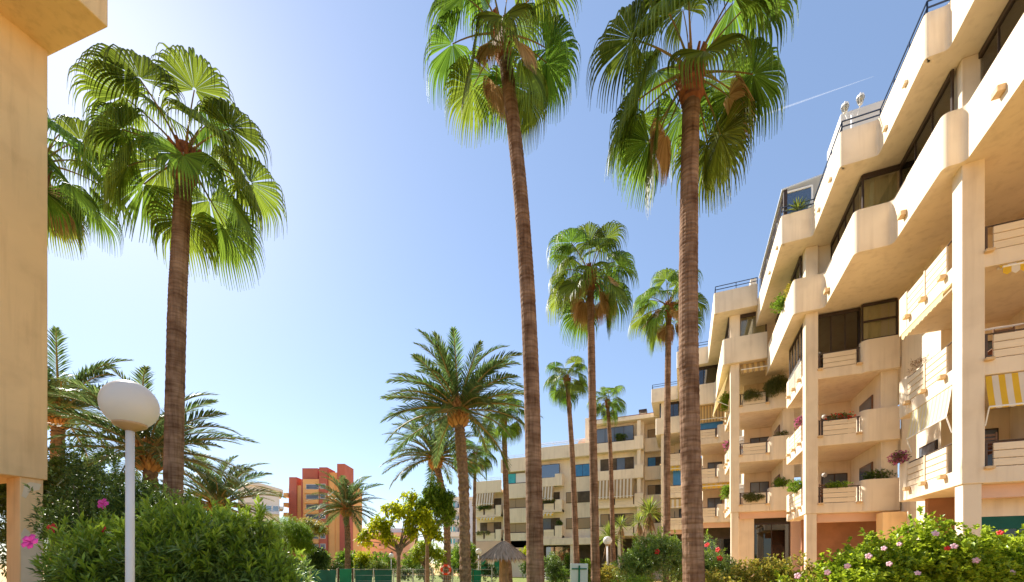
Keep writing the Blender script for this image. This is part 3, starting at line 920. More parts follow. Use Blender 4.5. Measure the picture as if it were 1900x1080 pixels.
# block D
dx0, dx1, dy = -23.5, -19.8, 46.0
zd = fl(3) - 0.1
MB().box(dx0, dx1, dy, dy + 9, 0, zd + 0.2).build('wall', 'stucco', WING)
MB().box(dx0, dx1, dy - 1.0, dy - 0.8, zd, zd + 1.45).build('roof_parapet', 'stucco', WING, bevel=0.03)
MB().box(dx0, dx1, dy - 0.98, dy + 9, zd + 0.02, zd + 0.35).build('roof_slab', 'stucco', WING)
railing([(dx0, dy - 1.0), (dx1, dy - 1.0)], zd + 1.45, 'pale_rail', WING, heights=(0.12, 0.3), step=1.3)
for k in (1, 2):
    z = zd - 2.85 * (3 - k)
    fbalc(dx0, dx1, dy, z, d=1.0, boards=True, block=0.7)
    fwin(dx0 + .5, dx1 - 0.4, dy, z + 0.33, z + 2.3, m=['inner_shade', 'shutter', 'inner_shade'], n=3)  # recess shade painted as dark panes
awning('awning', (dx0 + 0.05, dy - 1.02), (dx1 - 0.8, dy - 1.02), zd - 0.02, 1.3, (0, -0.3), WING, ['awning_brown', 'awning_white'], sw=0.17, valance=0.2, arms=False)  # shaded cloth, its shade given by brown stripes
awning('awning', (dx0 + 0.9, dy - 1.02), (dx1 - 0.6, dy - 1.02), zd - 2.87, 0.12, (0, -0.25), WING, ['awning_yellow', 'awning_white'], sw=0.2, valance=0.25, arms=False)
MB().box(dx0, cx1, dy - 1.05, dy - 0.02, 2.3, zd - 5.72).build('canopy', 'stucco_pink', WING, bevel=0.03)
fwin(dx0 + 0.6, dx1 - 0.4, dy, 0.2, 2.2, m=['green_panel', 'white_wall', 'green_panel'], n=3)

# ------------------------------------------------------------------ near building corner, left edge
LB = thing('near_building', 'tan rendered building corner at the left edge with roof overhang', 'building', (-17, 4, 0))
MB().prism([(-15.45, 5.6), (-15.45, -9), (-27, -9), (-27, 4.4)], 3.78, 15.6).build('wall', 'stucco_tan', LB, bevel=0.02)
MB().prism([(-13.35, 5.92), (-13.35, -9), (-27, -9), (-27, 4.46), (-15.6, 5.66)], 15.02, 17.4).build('roof_overhang', 'stucco_tan', LB, bevel=0.03)
MB().box(-16.25, -15.52, 5.12, 5.54, 0, 3.79).build('pier', 'stucco_tan', LB, bevel=0.015)
MB().box(-26, -16.2, 4.2, 4.4, 3.3, 3.79).build('beam', 'stucco_tan', LB)
MB().box(-26.5, -26, -9, 4.2, 0, 3.79).build('back_wall', 'stucco_tan', LB)


# ------------------------------------------------------------------ far buildings (each in its own axes, x to the right, y away)
YAW = R(22.25)


def far_thing(label, loc):
    o = thing('far_building', label, 'building', loc)
    OFF[o.name] = Vector((0, 0, 0))
    o.rotation_euler.z = YAW
    return o


def far_windows(parent, xs, zs, w, h, y, frame='white_wall', m='far_window', d=0.12):
    for zz in zs:
        for xx in xs:
            f = bx('window', frame, parent, xx, xx + w, y - d, y - 0.003, zz, zz + h, bevel=0.02)
            bx('pane', m, f, xx + 0.12, xx + w - 0.12, y - d - 0.03, y - d - 0.002, zz + 0.12, zz + h - 0.12, bevel=0.005)


s = 125 / 780.0
T = far_thing('orange apartment tower with red brick stair shafts on its roof', (-109.63, 90.21, 0))


def tz(py):
    return 1.6 + (1045 - py) * s


def tb(name, m, x0, x1, ztop, y0=0.0, y1=14.0, z0=0.0):
    return MB().box((x0 - 530) * s, (x1 - 530) * s, y0, y1, z0, tz(ztop)).build(name, m, T)


tb('wall', 'orange_wall', 531, 562, 899, 1.5, 16)
tb('stair_shaft', 'red_wall', 533, 547, 884, 1.0, 5)
tb('wall', 'orange_wall', 562, 632, 889, 0, 18)
tb('stair_shaft', 'red_wall', 557, 563, 890, 0.6, 3)
tb('roof_shaft', 'red_wall', 557, 586, 867, 1.2, 7, tz(890))
tb('stair_shaft', 'red_wall', 594, 609, 868, -0.7, 5)
tb('roof_wall', 'orange_wall', 609, 630, 876, 0.5, 10, tz(892))
tb('stair_shaft', 'red_wall', 631, 641, 889, -0.4, 6)
tb('roof_shaft', 'red_wall', 628, 642, 862, -1.0, 6, tz(890))
tb('wall_band', 'orange_wall', 612, 622, 892, -0.35, 2)
zs = [tz(908) - 2.95 * k for k in range(9)]
far_windows(T, [(568 - 530) * s], zs, 24 * s, 1.5, 0.0)
far_windows(T, [(596 - 530) * s], zs, 10 * s, 1.5, -0.7)
for zz in zs:
    bx('balcony', 'orange_wall', T, (566 - 530) * s, (593.4 - 530) * s, -0.9, -0.14, zz - 1.35, zz - 0.15)
for k in range(9):
    zz = tz(914) - 2.95 * k
    b = bx('balcony', 'orange_wall', T, (525 - 530) * s, (532.5 - 530) * s, 0.2, 5, zz - 1.2, zz)
    bx('balcony_door', 'far_window', b, (530.2 - 530) * s, (530.9 - 530) * s, 1.6, 4.5, zz + 0.1, zz + 1.5)

s = 110 / 780.0
T = far_thing('white house gable with shallow curved roof left of the orange tower', (-108.22, 74.58, 0))
T.rotation_euler.z = YAW + R(31)
prof = [(0, 898), (20, 893), (40, 894), (70, 901), (75, 903)]
m = MB()
pr = [((a) * s, tz(b)) for a, b in prof]
n = len(pr)
m.add([(a, -0.6, z) for a, z in pr] + [(a, 14, z) for a, z in pr] + [(a, -0.6, z - 0.7) for a, z in pr] + [(a, 14, z - 0.7) for a, z in pr],
      [(i, i + 1, n + i + 1, n + i) for i in range(n - 1)] + [(2 * n + i + 1, 2 * n + i, 3 * n + i, 3 * n + i + 1) for i in range(n - 1)] +
      [(i + 1, i, 2 * n + i, 2 * n + i + 1) for i in range(n - 1)] + [(n - 1, 2 * n - 1, 4 * n - 1, 3 * n - 1), (0, 2 * n, 3 * n, n)]).build('roof', 'white_wall', T)
MB().add([(1 * s, 0, 0), (69 * s, 0, 0), (69 * s, 13, 0), (1 * s, 13, 0), (1 * s, 0, tz(905)), (69 * s, 0, tz(905)), (69 * s, 13, tz(905)), (1 * s, 13, tz(905)),
          (22 * s, 0, tz(898)), (22 * s, 13, tz(898))],
         [(0, 1, 5, 8, 4), (1, 2, 6, 5), (2, 3, 7, 9, 6), (3, 0, 4, 7), (4, 8, 9, 7), (8, 5, 6, 9)]).build('wall', 'white_wall', T)
bx('window', 'far_window', T, 24 * s, 28 * s, -0.1, -0.002, tz(924), tz(918))
for k in range(3):
    f = bx('window', 'white_paint', T, (33 + k * 12) * s, (44 + k * 12) * s, -0.12, -0.002, tz(945), tz(934))
    bx('pane', 'glass_blue', f, (34 + k * 12) * s, (43 + k * 12) * s, -0.16, -0.13, tz(944), tz(935))
bx('balcony', 'white_wall', T, 69.2 * s, 76 * s, -0.5, 6, tz(940), tz(935))
bx('awning_roof', 'bluegrey_wall', T, 30 * s, 68 * s, -2.5, -0.2, tz(952), tz(948))

s = 160 / 780.0
T = far_thing('long pink apartment house with rows of small windows', (-117.54, 124.79, 0))
MB().box(0, 110 * s, 0, 14, 0, tz(988)).build('wall', 'pink_wall', T)
MB().box(2, 100 * s, 3, 12, tz(989), tz(979)).build('roof_storey', 'bluegrey_wall', T)
zs = [tz(1001), tz(1015), tz(1029), tz(1043)]
far_windows(T, [x * s for x in (3, 8, 19, 33, 41, 53, 64, 75, 88)], zs, 3.6 * s, 5.4 * s, 0.0, frame='terracotta')
for xx in (2, 52, 74):
    for zz in zs:
        bx('balcony', 'pink_wall', T, xx * s, (xx + 12) * s, -1.2, -0.18, zz - 0.7, zz + 0.35)

s = 102 / 780.0
T = far_thing('pale blue grey flats with teal striped awnings behind the date palm', (-53.63, 88.27, 0))
MB().box(0, 62 * s, 0, 12, 0, tz(926)).build('wall', 'bluegrey_wall', T)
MB().box(-0.4, 62 * s, -0.5, 12.4, tz(926), tz(922)).build('roof_slab', 'white_wall', T)
for k in range(6):
    zz = tz(952 + 22 * k)
    bx('balcony', 'white_wall', T, 1.0 * s, 40 * s, -1.3, -0.02, zz, zz + 1.1)
    for q in range(7):
        a = (2 + q * 2.4) * s
        w_ = bx('awning_strip', 'teal' if q % 2 == 0 else 'white_wall', T, a, a + 2.4 * s, -1.3, -1.2, zz + 1.2, zz + 2.3, bevel=0.005)
    f = bx('window', 'white_paint', T, 22 * s, 38 * s, -0.1, -0.003, zz + 1.15, zz + 2.4)
    bx('pane', 'far_window', f, 23 * s, 37 * s, -0.14, -0.11, zz + 1.2, zz + 2.3)
    far_windows(T, [52 * s], [zz + 1.0], 4 * s, 1.3, 0.0)

# ------------------------------------------------------------------ foliage helpers


def norm(a):
    return a / np.maximum(np.linalg.norm(a, axis=1, keepdims=True), 1e-6)


def leaves(P, D, L, W, fold=0.3, curl=0.25, flat=0.6):
    """folded leaf blades: 5 points and 4 triangles each"""
    n = len(P)
    up = np.tile(np.array([0, 0, 1.0]), (n, 1))
    rv = norm(nrng.normal(size=(n, 3)))
    S = norm(np.cross(D, up * flat + rv * (1 - flat)))
    Nn = np.cross(S, D)
    L = np.broadcast_to(np.asarray(L, float).reshape(-1, 1), (n, 1))
    W = np.broadcast_to(np.asarray(W, float).reshape(-1, 1), (n, 1))
    c = P + D * L * 0.5
    V = np.stack([P, c - S * W * 0.5 + Nn * W * fold - D * L * 0.06, c, c + S * W * 0.5 + Nn * W * fold - D * L * 0.06,
                  P + D * L - up * (L * curl)], 1).reshape(-1, 3)
    b = (np.arange(n) * 5)[:, None]
    F = np.concatenate([b + [0, 1, 2], b + [0, 2, 3], b + [1, 4, 2], b + [2, 4, 3]], 1).reshape(-1, 3)
    return V, F


def lumps(ells, k, f=(0.28, 0.48)):
    out = []
    for (cx, cy, cz, rx, ry, rz) in ells:
        for _ in range(k):
            d = nrng.normal(size=3)
            d /= np.linalg.norm(d)
            if d[2] < -0.6:
                d[2] *= -1
            q = 0.72 * nrng.uniform(0.55, 1.0)
            r = nrng.uniform(*f) * (rx + ry + rz) / 3
            out.append((cx + d[0] * rx * q, cy + d[1] * ry * q, cz + d[2] * rz * q, r))
    return np.array(out)


def cloud(lm, n, shell=0.55):
    p = lm[:, 3] ** 2
    i = nrng.choice(len(lm), n, p=p / p.sum())
    d = norm(nrng.normal(size=(n, 3)))
    r = lm[i, 3][:, None] * nrng.uniform(shell, 1.0, (n, 1))
    return lm[i, :3] + d * r, d


def mesh_obj(name, V, F, m, parent, kind=None):
    me = tri_mesh(name, V, F, m, parent)
    o = bpy.data.objects.new(name, me)
    link(o, parent)
    if kind:
        o['kind'] = kind
    return o


def whorls(P, A, n, L, W, span, spread=(0.6, 1.15), curl=0.15):
    """n leaves around each twig tip P that points along A"""
    k = len(P)
    Pi, Ai = np.repeat(P, n, 0), np.repeat(A, n, 0)
    t = nrng.uniform(0, 1, (k * n, 1))
    rv = norm(nrng.normal(size=(k * n, 3)))
    rad = norm(np.cross(Ai, rv))
    al = nrng.uniform(*spread, (k * n, 1)) * (1.25 - 0.6 * t)
    D = norm(Ai * np.cos(al) + rad * np.sin(al))
    return leaves(Pi + Ai * (t * span), D, nrng.uniform(L * 0.7, L * 1.2, k * n), nrng.uniform(W * 0.8, W * 1.2, k * n), curl=curl)


def stems(name, base, tops, r, m, parent, seg=4):
    mb = MB()
    for t in tops:
        b = Vector(base) + Vector((rnd.uniform(-.12, .12), rnd.uniform(-.12, .12), 0))
        t = Vector(t)
        pts = [b.lerp(t, q / seg) + Vector((rnd.uniform(-.05, .05), rnd.uniform(-.05, .05), 0)) * (q > 0) for q in range(seg + 1)]
        mb.tube(pts, [r * (1 - 0.7 * q / seg) for q in range(seg + 1)], 5)
    return mb.build(name, m, parent)


def flower(parent, c, r, m, face=None, n=5):
    """open five-petalled bloom with a stamen"""
    f = Vector(face or (rnd.uniform(-1, .6), rnd.uniform(-1, -.2), rnd.uniform(0, .8))).normalized()
    a = f.orthogonal().normalized()
    b = f.cross(a)
    mb = MB()
    c = Vector(c)
    for k in range(n):
        t = 2 * math.pi * k / n
        d = a * math.cos(t) + b * math.sin(t)
        e = a * -math.sin(t) + b * math.cos(t)
        mb.add([c, c + d * r * .55 - e * r * .42 + f * r * .15, c + d * r * .62 + f * r * .28, c + d * r * .55 + e * r * .42 + f * r * .15, c + d * r * 1.02 - e * r * .3 + f * r * .1, c + d * r * 1.02 + e * r * .3 + f * r * .1],
               [(0, 1, 2), (0, 2, 3), (1, 4, 2), (4, 5, 2), (5, 3, 2)])
    mb.tube([c, c + f * r * 0.8], [r * .06, r * .09], 4)
    return mb.build('flower', m, parent)


# ------------------------------------------------------------------ fan palms


def fan_frond(seed, elev, dead=False, petiole=1.15, blade=1.36, segs=54):
    g = random.Random(seed)
    V, F, MI = [], [], []
    # leaf stalk
    e = R(elev)
    p = Vector((0.12, 0, 0))
    pts = [p.copy()]
    sag = R(28 if elev > 0 else 16)
    for k in range(6):
        p = p + Vector((math.cos(e), 0, math.sin(e))) * (petiole / 6)
        e -= sag / 6
        pts.append(p.copy())
    mb = MB().tube(pts, [0.035, 0.028, 0.022, 0.018, 0.016, 0.014, 0.012], 5)
    V += mb.v
    F += mb.f
    MI += [1] * len(mb.f)
    eb = e - R(14)
    u = Vector((math.cos(eb), 0, math.sin(eb)))
    nv = Vector((-math.sin(eb), 0, math.cos(eb)))
    v = Vector((0, 1, 0))
    G = Vector((0, 0, -1))
    PHI = R(138)
    dphi = 2 * PHI / segs
    cut = 0.46
    S = [0.03, 0.18, 0.33, 0.46, 0.56, 0.66, 0.77, 0.88, 1.0]
    for j in range(segs):
        if g.random() < 0.03:
            continue
        ph = -PHI + (j + 0.5) * dphi
        ph_ = ph + g.uniform(-.015, .015)
        d = (u * math.cos(ph_) + v * math.sin(ph_) + nv * (0.10 + 0.10 * abs(math.sin(ph_)))).normalized()
        side0 = (-u * math.sin(ph_) + v * math.cos(ph_)).normalized()
        Ln = blade * (0.86 + 0.16 * math.cos(ph_ * 0.7)) * g.uniform(0.93, 1.06)
        q = pts[-1].copy()
        pos = q
        prev = 0.0
        b0 = len(V)
        drp = g.uniform(0.75, 1.25) * (1.5 if dead else 1.0)
        for si, sv in enumerate(S):
            pos = pos + d * (Ln * (sv - prev))
            prev = sv
            kk = max(0.0, (sv - 0.36) / 0.64) ** 0.7
            d = (d + G * (2.1 * kk * drp + (0.06 if not dead else 0.25))).normalized()
            r = Ln * sv
            full = 2 * r * math.sin(dphi / 2) * 1.04
            if sv <= cut:
                w = full
            else:
                w = 2 * Ln * cut * math.sin(dphi / 2) * max(0.0, (1 - sv) / (1 - cut)) ** 1.5 * 0.9 + 0.009
            sd = (side0 - d * side0.dot(d)).normalized()
            nn = sd.cross(d)
            if nn.z < 0:
                nn = -nn
            V += [tuple(pos - sd * w / 2), tuple(pos + nn * w * 0.28), tuple(pos + sd * w / 2)]
            if si:
                a = b0 + (si - 1) * 3
                F += [(a, a + 1, a + 4, a + 3), (a + 1, a + 2, a + 5, a + 4)]
                MI += [0, 0]
    me = bpy.data.meshes.new('frond')
    me.from_pydata(V, [], F)
    me.materials.append(M['frond_dry' if dead else 'frond_fan'])
    me.materials.append(M['petiole'])
    me.polygons.foreach_set('material_index', MI)
    me.update()
    return me


FAN_E = [82, 62, 44, 26, 8, -12, -32, -52]
FAN = {(e, q): fan_frond(100 + i * 10 + q, e) for i, e in enumerate(FAN_E) for q in range(2)}
FAN_DEAD = [fan_frond(300 + q, -58, True, petiole=0.9, blade=1.0) for q in range(2)]


def spline(pts, n):
    pts = [Vector(p) for p in pts]
    out = []
    m_ = len(pts) - 1
    for i in range(n + 1):
        t = i / n * m_
        k = min(int(t), m_ - 1)
        f = t - k
        p0, p1, p2, p3 = pts[max(k - 1, 0)], pts[k], pts[k + 1], pts[min(k + 2, m_)]
        out.append(0.5 * ((2 * p1) + (p2 - p0) * f + (2 * p0 - 5 * p1 + 4 * p2 - p3) * f * f + (3 * p1 - p0 - 3 * p2 + p3) * f ** 3))
    return out


def ringed_trunk(pts, r0, r1, parent, m='bark_fan', step=0.07, n=14, flare=0.35, bump=0.016, name='trunk'):
    L = sum((Vector(a) - Vector(b)).length for a, b in zip(pts[:-1], pts[1:]))
    k = max(10, int(L / step))
    pp = spline(pts, k)
    rad = []
    for i in range(k + 1):
        t = i / k
        r = r0 + (r1 - r0) * t + r0 * flare * math.exp(-t * L / 0.7)
        rad.append(r * (1 + (bump if i % 2 else -bump) + rnd.uniform(-bump, bump) * .7))
    return MB().tube(pp, rad, n, jit=bump * 0.8).build(name, m, parent, smooth=False)


def fan_palm(label, pts, r0, r1, n, sc, seed, lo=-50, dead=0, step=0.07, sides=14, top=84):
    g = random.Random(seed)
    b = Vector(pts[0])
    root = thing('fan_palm', label, 'palm tree', (b.x, b.y, 0), 'palms of the garden')
    pts = [(b.x, b.y, 0)] + [tuple(p) for p in pts[1:]]
    c = Vector(pts[-1])
    ringed_trunk(pts, r0, r1, root, step=step, n=sides)
    # fibrous boot under the crown
    mb = MB()
    k = 12
    d = (c - Vector(pts[-2])).normalized()
    mb.tube([c - d * (0.55 * sc) + d * (0.95 * sc * i / k) for i in range(k + 1)],
            [r1 * (1.02 + 0.55 * math.sin(math.pi * min(1, i / k * 1.25)) * (1 if i < k - 2 else .6)) * (1 + (.07 if i % 2 else -.05)) for i in range(k + 1)], 10, jit=0.10)
    for q in range(26):
        a = g.uniform(0, 6.28)
        zz = g.uniform(-0.25, 0.3) * sc
        o_ = Vector((math.cos(a), math.sin(a), 0))
        mb.tube([c + Vector((0, 0, zz)) + o_ * r1 * 1.0, c + Vector((0, 0, zz + 0.22 * sc)) + o_ * r1 * 1.9], [0.05 * sc, 0.025 * sc], 4)
    mb.build('crown_boot', 'bark_boot', root)
    for i in range(n):
        t = (i + 0.5) / n
        el = top + (lo - top) * t ** 0.92 + g.uniform(-7, 7)
        e = min(FAN_E, key=lambda q: abs(q - el))
        o = bpy.data.objects.new('frond', FAN[(e, g.randrange(2))])
        link(o, root)
        ss = sc * g.uniform(0.88, 1.10) * (0.8 if el > 70 else 1)
        o.scale = (ss, ss * g.choice((1, -1)), ss)
        o.rotation_euler = (g.uniform(-.16, .16), g.uniform(-.1, .1), i * 2.39996 + g.uniform(-.25, .25) + seed)
        o.location = (c.x - b.x, c.y - b.y, c.z + 0.30 * sc * (1 - t) + 0.02)
    for i in range(dead):
        o = bpy.data.objects.new('dry_frond', FAN_DEAD[g.randrange(2)])
        link(o, root)
        ss = sc * g.uniform(0.75, 1.0)
        o.scale = (ss, ss, ss)
        o.rotation_euler = (g.uniform(-.2, .2), g.uniform(-.65, .05), i * 2.4 + g.uniform(-.4, .4))
        o.location = (c.x - b.x, c.y - b.y, c.z - 0.05 * sc)
    return root


fan_palm('tall fan palm left of the sky gap, big shaggy crown, behind the globe lamp', [(-11.81, 6.51, 1), (-11.81, 6.51, 3.0), (-11.73, 6.55, 7.6), (-11.64, 6.58, 9.6), (-11.54, 6.62, 11.6)], 0.215, 0.175, 20, 1.06, 1, step=0.06)
fan_palm('fan palm half hidden behind the tan building corner at left', [(-22.95, 7.9, 1), (-22.9, 7.92, 9), (-22.6, 8.0, 16.6)], 0.24, 0.18, 21, 1.25, 2, lo=-58, dead=2, step=0.12, sides=10)
fan_palm('tallest fan palm, curved trunk leaning left, in the middle of the picture', [(-3.25, 9.47, 1), (-3.36, 9.43, 6.0), (-3.56, 9.35, 9.87), (-3.83, 9.24, 12.7), (-4.0, 9.17, 14.05)], 0.20, 0.145, 18, 0.98, 3, lo=-55, dead=3, step=0.055, sides=16)
fan_palm('fan palm with the thickest foreground trunk, crown cut by the top edge', [(0.21, 9.05, 1), (0.09, 9.0, 5.3), (0.09, 9.0, 8.46), (0.14, 9.02, 11.15)], 0.20, 0.155, 19, 0.94, 4, lo=-58, dead=2, step=0.05, sides=18)
fan_palm('fan palm with brown lower fronds right of the tallest trunk', [(-3.29, 17.02, 1), (-3.41, 16.97, 6.94), (-3.51, 16.93, 13.1)], 0.185, 0.135, 20, 1.0, 5, lo=-52, dead=9, step=0.09, sides=12)
fan_palm('fan palm with dry fronds just behind the thickest foreground trunk', [(-0.76, 21.3, 1), (-0.74, 21.31, 7.9), (-0.67, 21.34, 13.7)], 0.17, 0.125, 18, 0.87, 6, lo=-50, dead=8, step=0.1, sides=12)
fan_palm('slim fan palm in front of the wing with blue window panes', [(-5.85, 24.62, 1), (-6.14, 24.5, 7.85), (-6.44, 24.38, 12.5)], 0.18, 0.12, 18, 0.72, 7, step=0.12, sides=10)
fan_palm('small slim fan palm in front of the wing with wide terrace glazing', [(-4.17, 27.47, 1), (-4.36, 27.39, 8.35), (-4.55, 27.31, 11.9)], 0.16, 0.105, 16, 0.62, 8, step=0.14, sides=10, dead=1)
fan_palm('fan palm with its crown tangled in the date palm, over the thatched parasol', [(-10.0, 24.0, 1), (-10.22, 23.91, 7.1), (-10.31, 23.87, 10.6)], 0.20, 0.14, 18, 0.84, 9, step=0.12, sides=10)
fan_palm('thin-trunked yellowish fan palm left of the lower wing', [(-15.7, 30.31, 1), (-15.7, 30.31, 5.74), (-15.62, 30.35, 10.3)], 0.15, 0.12, 18, 0.9, 10, lo=-62, dead=2, step=0.16, sides=8)

# ------------------------------------------------------------------ date palms


def date_frond(seed, elev, Ln=3.0, n=52):
    g = random.Random(seed)
    V, F, MI = [], [], []
    e = R(elev)
    bend = R(g.uniform(58, 78) if elev > 30 else g.uniform(35, 55))
    p = Vector((0.12, 0, 0))
    K = 12
    pts, dirs = [p.copy()], []
    for k in range(K):
        e2 = e - bend * ((k + .5) / K) ** 1.4
        d = Vector((math.cos(e2), 0, math.sin(e2)))
        dirs.append(d)
        p = p + d * (Ln / K)
        pts.append(p.copy())
    mb = MB().tube(pts, [0.045 * (1 - k / K) + 0.006 for k in range(K + 1)], 4)
    V += mb.v
    F += mb.f
    MI += [1] * len(mb.f)
    tw = g.uniform(-.3, .3)
    for j in range(n):
        s = 0.14 + 0.86 * (j + 0.5) / n
        k = min(int(s * K), K - 1)
        q = pts[k].lerp(pts[k + 1], s * K - k)
        d = dirs[k]
        nv = Vector((-d.z, 0, d.x))
        L0 = 0.58 * (0.45 + 0.55 * math.sin(math.pi * min(1, s * 1.05)) ** 0.7) * (1.0 - 0.35 * max(0, s - .8) / .2)
        for sg in (-1, 1):
            al = R(g.uniform(38, 56)) * (1.15 - 0.55 * s)
            lift = g.uniform(0.1, 0.55)
            ld = (d * math.cos(al) + Vector((0, sg, 0)) * math.sin(al) * math.cos(lift) + nv * math.sin(al) * math.sin(lift)).normalized()
            L = L0 * g.uniform(0.85, 1.12)
            sd = ld.cross(Vector((0, 0, 1)) + nv * .3)
            sd = sd.normalized() if sd.length > 0.05 else Vector((0, 1, 0))
            w = 0.023
            a = q + ld * L * 0.5 - Vector((0, 0, 0.02 * L))
            t = q + ld * L - Vector((0, 0, 0.16 * L))
            b0 = len(V)
            V += [tuple(q - sd * w * .5), tuple(q + sd * w * .5), tuple(a - sd * w), tuple(a + sd * w), tuple(t)]
            F += [(b0, b0 + 1, b0 + 3, b0 + 2), (b0 + 2, b0 + 3, b0 + 4)]
            MI += [0, 0]
    me = bpy.data.meshes.new('frond')
    me.from_pydata(V, [], F)
    me.materials.append(M['frond_date'])
    me.materials.append(M['rachis'])
    me.polygons.foreach_set('material_index', MI)
    me.update()
    return me


DATE_E = [86, 72, 58, 44, 30, 16, 2, -14]
DATE = {(e, q): date_frond(500 + i * 10 + q, e) for i, e in enumerate(DATE_E) for q in range(3)}


def date_palm(label, pts, r0, r1, n, sc, seed, lo=-18, step=0.12):
    g = random.Random(seed)
    b = Vector(pts[0])
    root = thing('date_palm', label, 'palm tree', (b.x, b.y, 0), 'palms of the garden')
    pts = [(b.x, b.y, 0)] + [tuple(p) for p in pts[1:]]
    c = Vector(pts[-1])
    ringed_trunk(pts, r0, r1, root, m='bark_date', step=step, n=12, flare=0.2, bump=0.06)
    mb = MB()
    for q in range(90):
        a = q * 2.39996
        t = q / 90
        o_ = Vector((math.cos(a), math.sin(a), 0))
        z0 = (-0.55 + 0.85 * t) * sc
        rr = r1 * (1.0 + 0.5 * math.sin(math.pi * min(1, .25 + t * .8)))
        mb.tube([c + Vector((0, 0, z0)) + o_ * rr * 0.7, c + Vector((0, 0, z0 + 0.16 * sc)) + o_ * (rr + 0.10 * sc), c + Vector((0, 0, z0 + 0.34 * sc)) + o_ * (rr + 0.12 * sc)],
                [0.08 * sc, 0.06 * sc, 0.02 * sc], 4)
    mb.build('crown_boot', 'date_boot', root)
    for i in range(n):
        t = (i + 0.5) / n
        el = 88 + (lo - 88) * t ** 0.85 + g.uniform(-6, 6)
        e = min(DATE_E, key=lambda q: abs(q - el))
        o = bpy.data.objects.new('frond', DATE[(e, g.randrange(3))])
        link(o, root)
        ss = sc * g.uniform(0.85, 1.08)
        o.scale = (ss, ss * g.choice((1, -1)), ss)
        o.rotation_euler = (g.uniform(-.3, .3), g.uniform(-.08, .08), i * 2.39996 + g.uniform(-.3, .3) + seed)
        o.location = (c.x - b.x, c.y - b.y, c.z + 0.25 * sc * (1 - t))
    return root


date_palm('large date palm with arching fronds left of the tallest fan palm', [(-8.17, 15.02, 0), (-8.25, 14.99, 4.76), (-8.45, 14.91, 7.7)], 0.23, 0.20, 60, 1.05, 21)
date_palm('date palm lower and behind the large one, over the yellow-leaved tree', [(-14.1, 23.4, 0), (-14.13, 23.39, 4.54), (-14.77, 23.13, 8.3)], 0.24, 0.20, 54, 1.2, 22)
date_palm('date palm above the hedge beside the tan building corner', [(-24.82, 9.29, 0), (-24.82, 9.29, 6.1), (-24.76, 9.32, 8.0)], 0.24, 0.22, 52, 1.1, 23)
date_palm('date palm behind the globe lamp and the tall left trunk', [(-16.4, 8.42, 0), (-16.45, 8.4, 4.2), (-16.48, 8.38, 5.2)], 0.21, 0.20, 52, 0.98, 24)
date_palm('low date palm rising behind the oleander, in front of the white house', [(-20.51, 13.22, 0), (-20.51, 13.22, 2.5), (-20.51, 13.22, 4.3)], 0.22, 0.2, 52, 0.95, 25, lo=-10)
date_palm('date palm standing before the orange tower', [(-23.7, 24.88, 0), (-23.7, 24.88, 3.45), (-23.81, 24.83, 5.7)], 0.22, 0.19, 50, 1.02, 26, lo=-22)

# ------------------------------------------------------------------ shrubs and hedges


def shrub(name, label, cat, base, ells, n_tips, leaf, m, lump=9, per=9, m2=None, n2=0, stem_n=8, group=None, spread=(0.6, 1.15), f=(0.28, 0.48), span=None, upw=0.45, top_only=True):
    root = thing(name, label, cat, (base[0], base[1], 0), group)
    lm = lumps(ells, lump, f)
    P, D = cloud(lm, n_tips)
    A = norm(D * 0.8 + np.array([0, 0, upw]) + nrng.normal(size=P.shape) * 0.25)
    V, F = whorls(P, A, per, leaf[0], leaf[1], span or leaf[0] * 1.2, spread)
    mesh_obj('foliage', V, F, m, root)
    if m2:
        hi = lm[lm[:, 2] > np.quantile(lm[:, 2], 0.45)] if top_only else lm
        P, D = cloud(hi, n2, 0.85)
        P = P + np.array([0, 0, 1.0]) * nrng.uniform(-.05, leaf[0] * 1.7, (n2, 1)) ** 1.0
        A = norm(D * 0.35 + np.array([0, 0, 1.0]) + nrng.normal(size=P.shape) * 0.2)
        V, F = whorls(P, A, per + 3, leaf[0] * 1.05, leaf[1] * 1.1, leaf[0] * 1.6, spread=(0.4, 0.95))
        mesh_obj('new_growth', V, F, m2, root)
    if stem_n:
        tops = [tuple(lm[k][:3]) for k in nrng.choice(len(lm), min(stem_n, len(lm)), replace=False)]
        stems('stem', (base[0], base[1], 0), tops, 0.025, 'bark_tree', root)
    return root


o = shrub('oleander', 'big oleander with narrow leaves in front of the tall left palm, behind the globe lamp', 'shrub', (-6.0, 3.4),
          [(-7.35, 3.05, 1.0, .6, .6, .85), (-6.75, 3.2, 1.2, .75, .65, 1.05), (-6.0, 3.5, 1.25, .75, .65, 1.1), (-5.3, 3.75, 1.15, .7, .6, 1.05), (-4.85, 4.0, 0.85, .5, .5, .85)],
          3400, (0.135, 0.026), 'leaf_oleander', lump=16, per=10, m2='leaf_oleander_new', n2=1300, stem_n=14)
flower(o, (-5.62, 1.92, 1.80), 0.07, 'petal_magenta', face=(0.5, -1, 0.3))
flower(o, (-6.55, 2.85, 2.02), 0.05, 'petal_red', face=(0.3, -1, 0.2))
o = shrub('oleander', 'tall dark shrub filling the gap between tan building corner and globe lamp', 'shrub', (-10.4, 4.4),
          [(-10.8, 4.5, 2.2, .55, .7, 2.0), (-10.2, 4.7, 2.05, .7, .7, 1.9), (-9.6, 4.9, 1.75, .75, .7, 1.65), (-8.9, 5.2, 1.4, .6, .6, 1.25)],
          3600, (0.10, 0.026), 'leaf_dark', lump=16, per=9, m2='leaf_oleander', n2=300, stem_n=12)
flower(o, (-8.6, 3.75, 2.55), 0.085, 'petal_magenta', face=(0.5, -1, 0.2))
flower(o, (-10.2, 3.75, 2.2), 0.09, 'petal_red', face=(0.5, -1, 0.2))
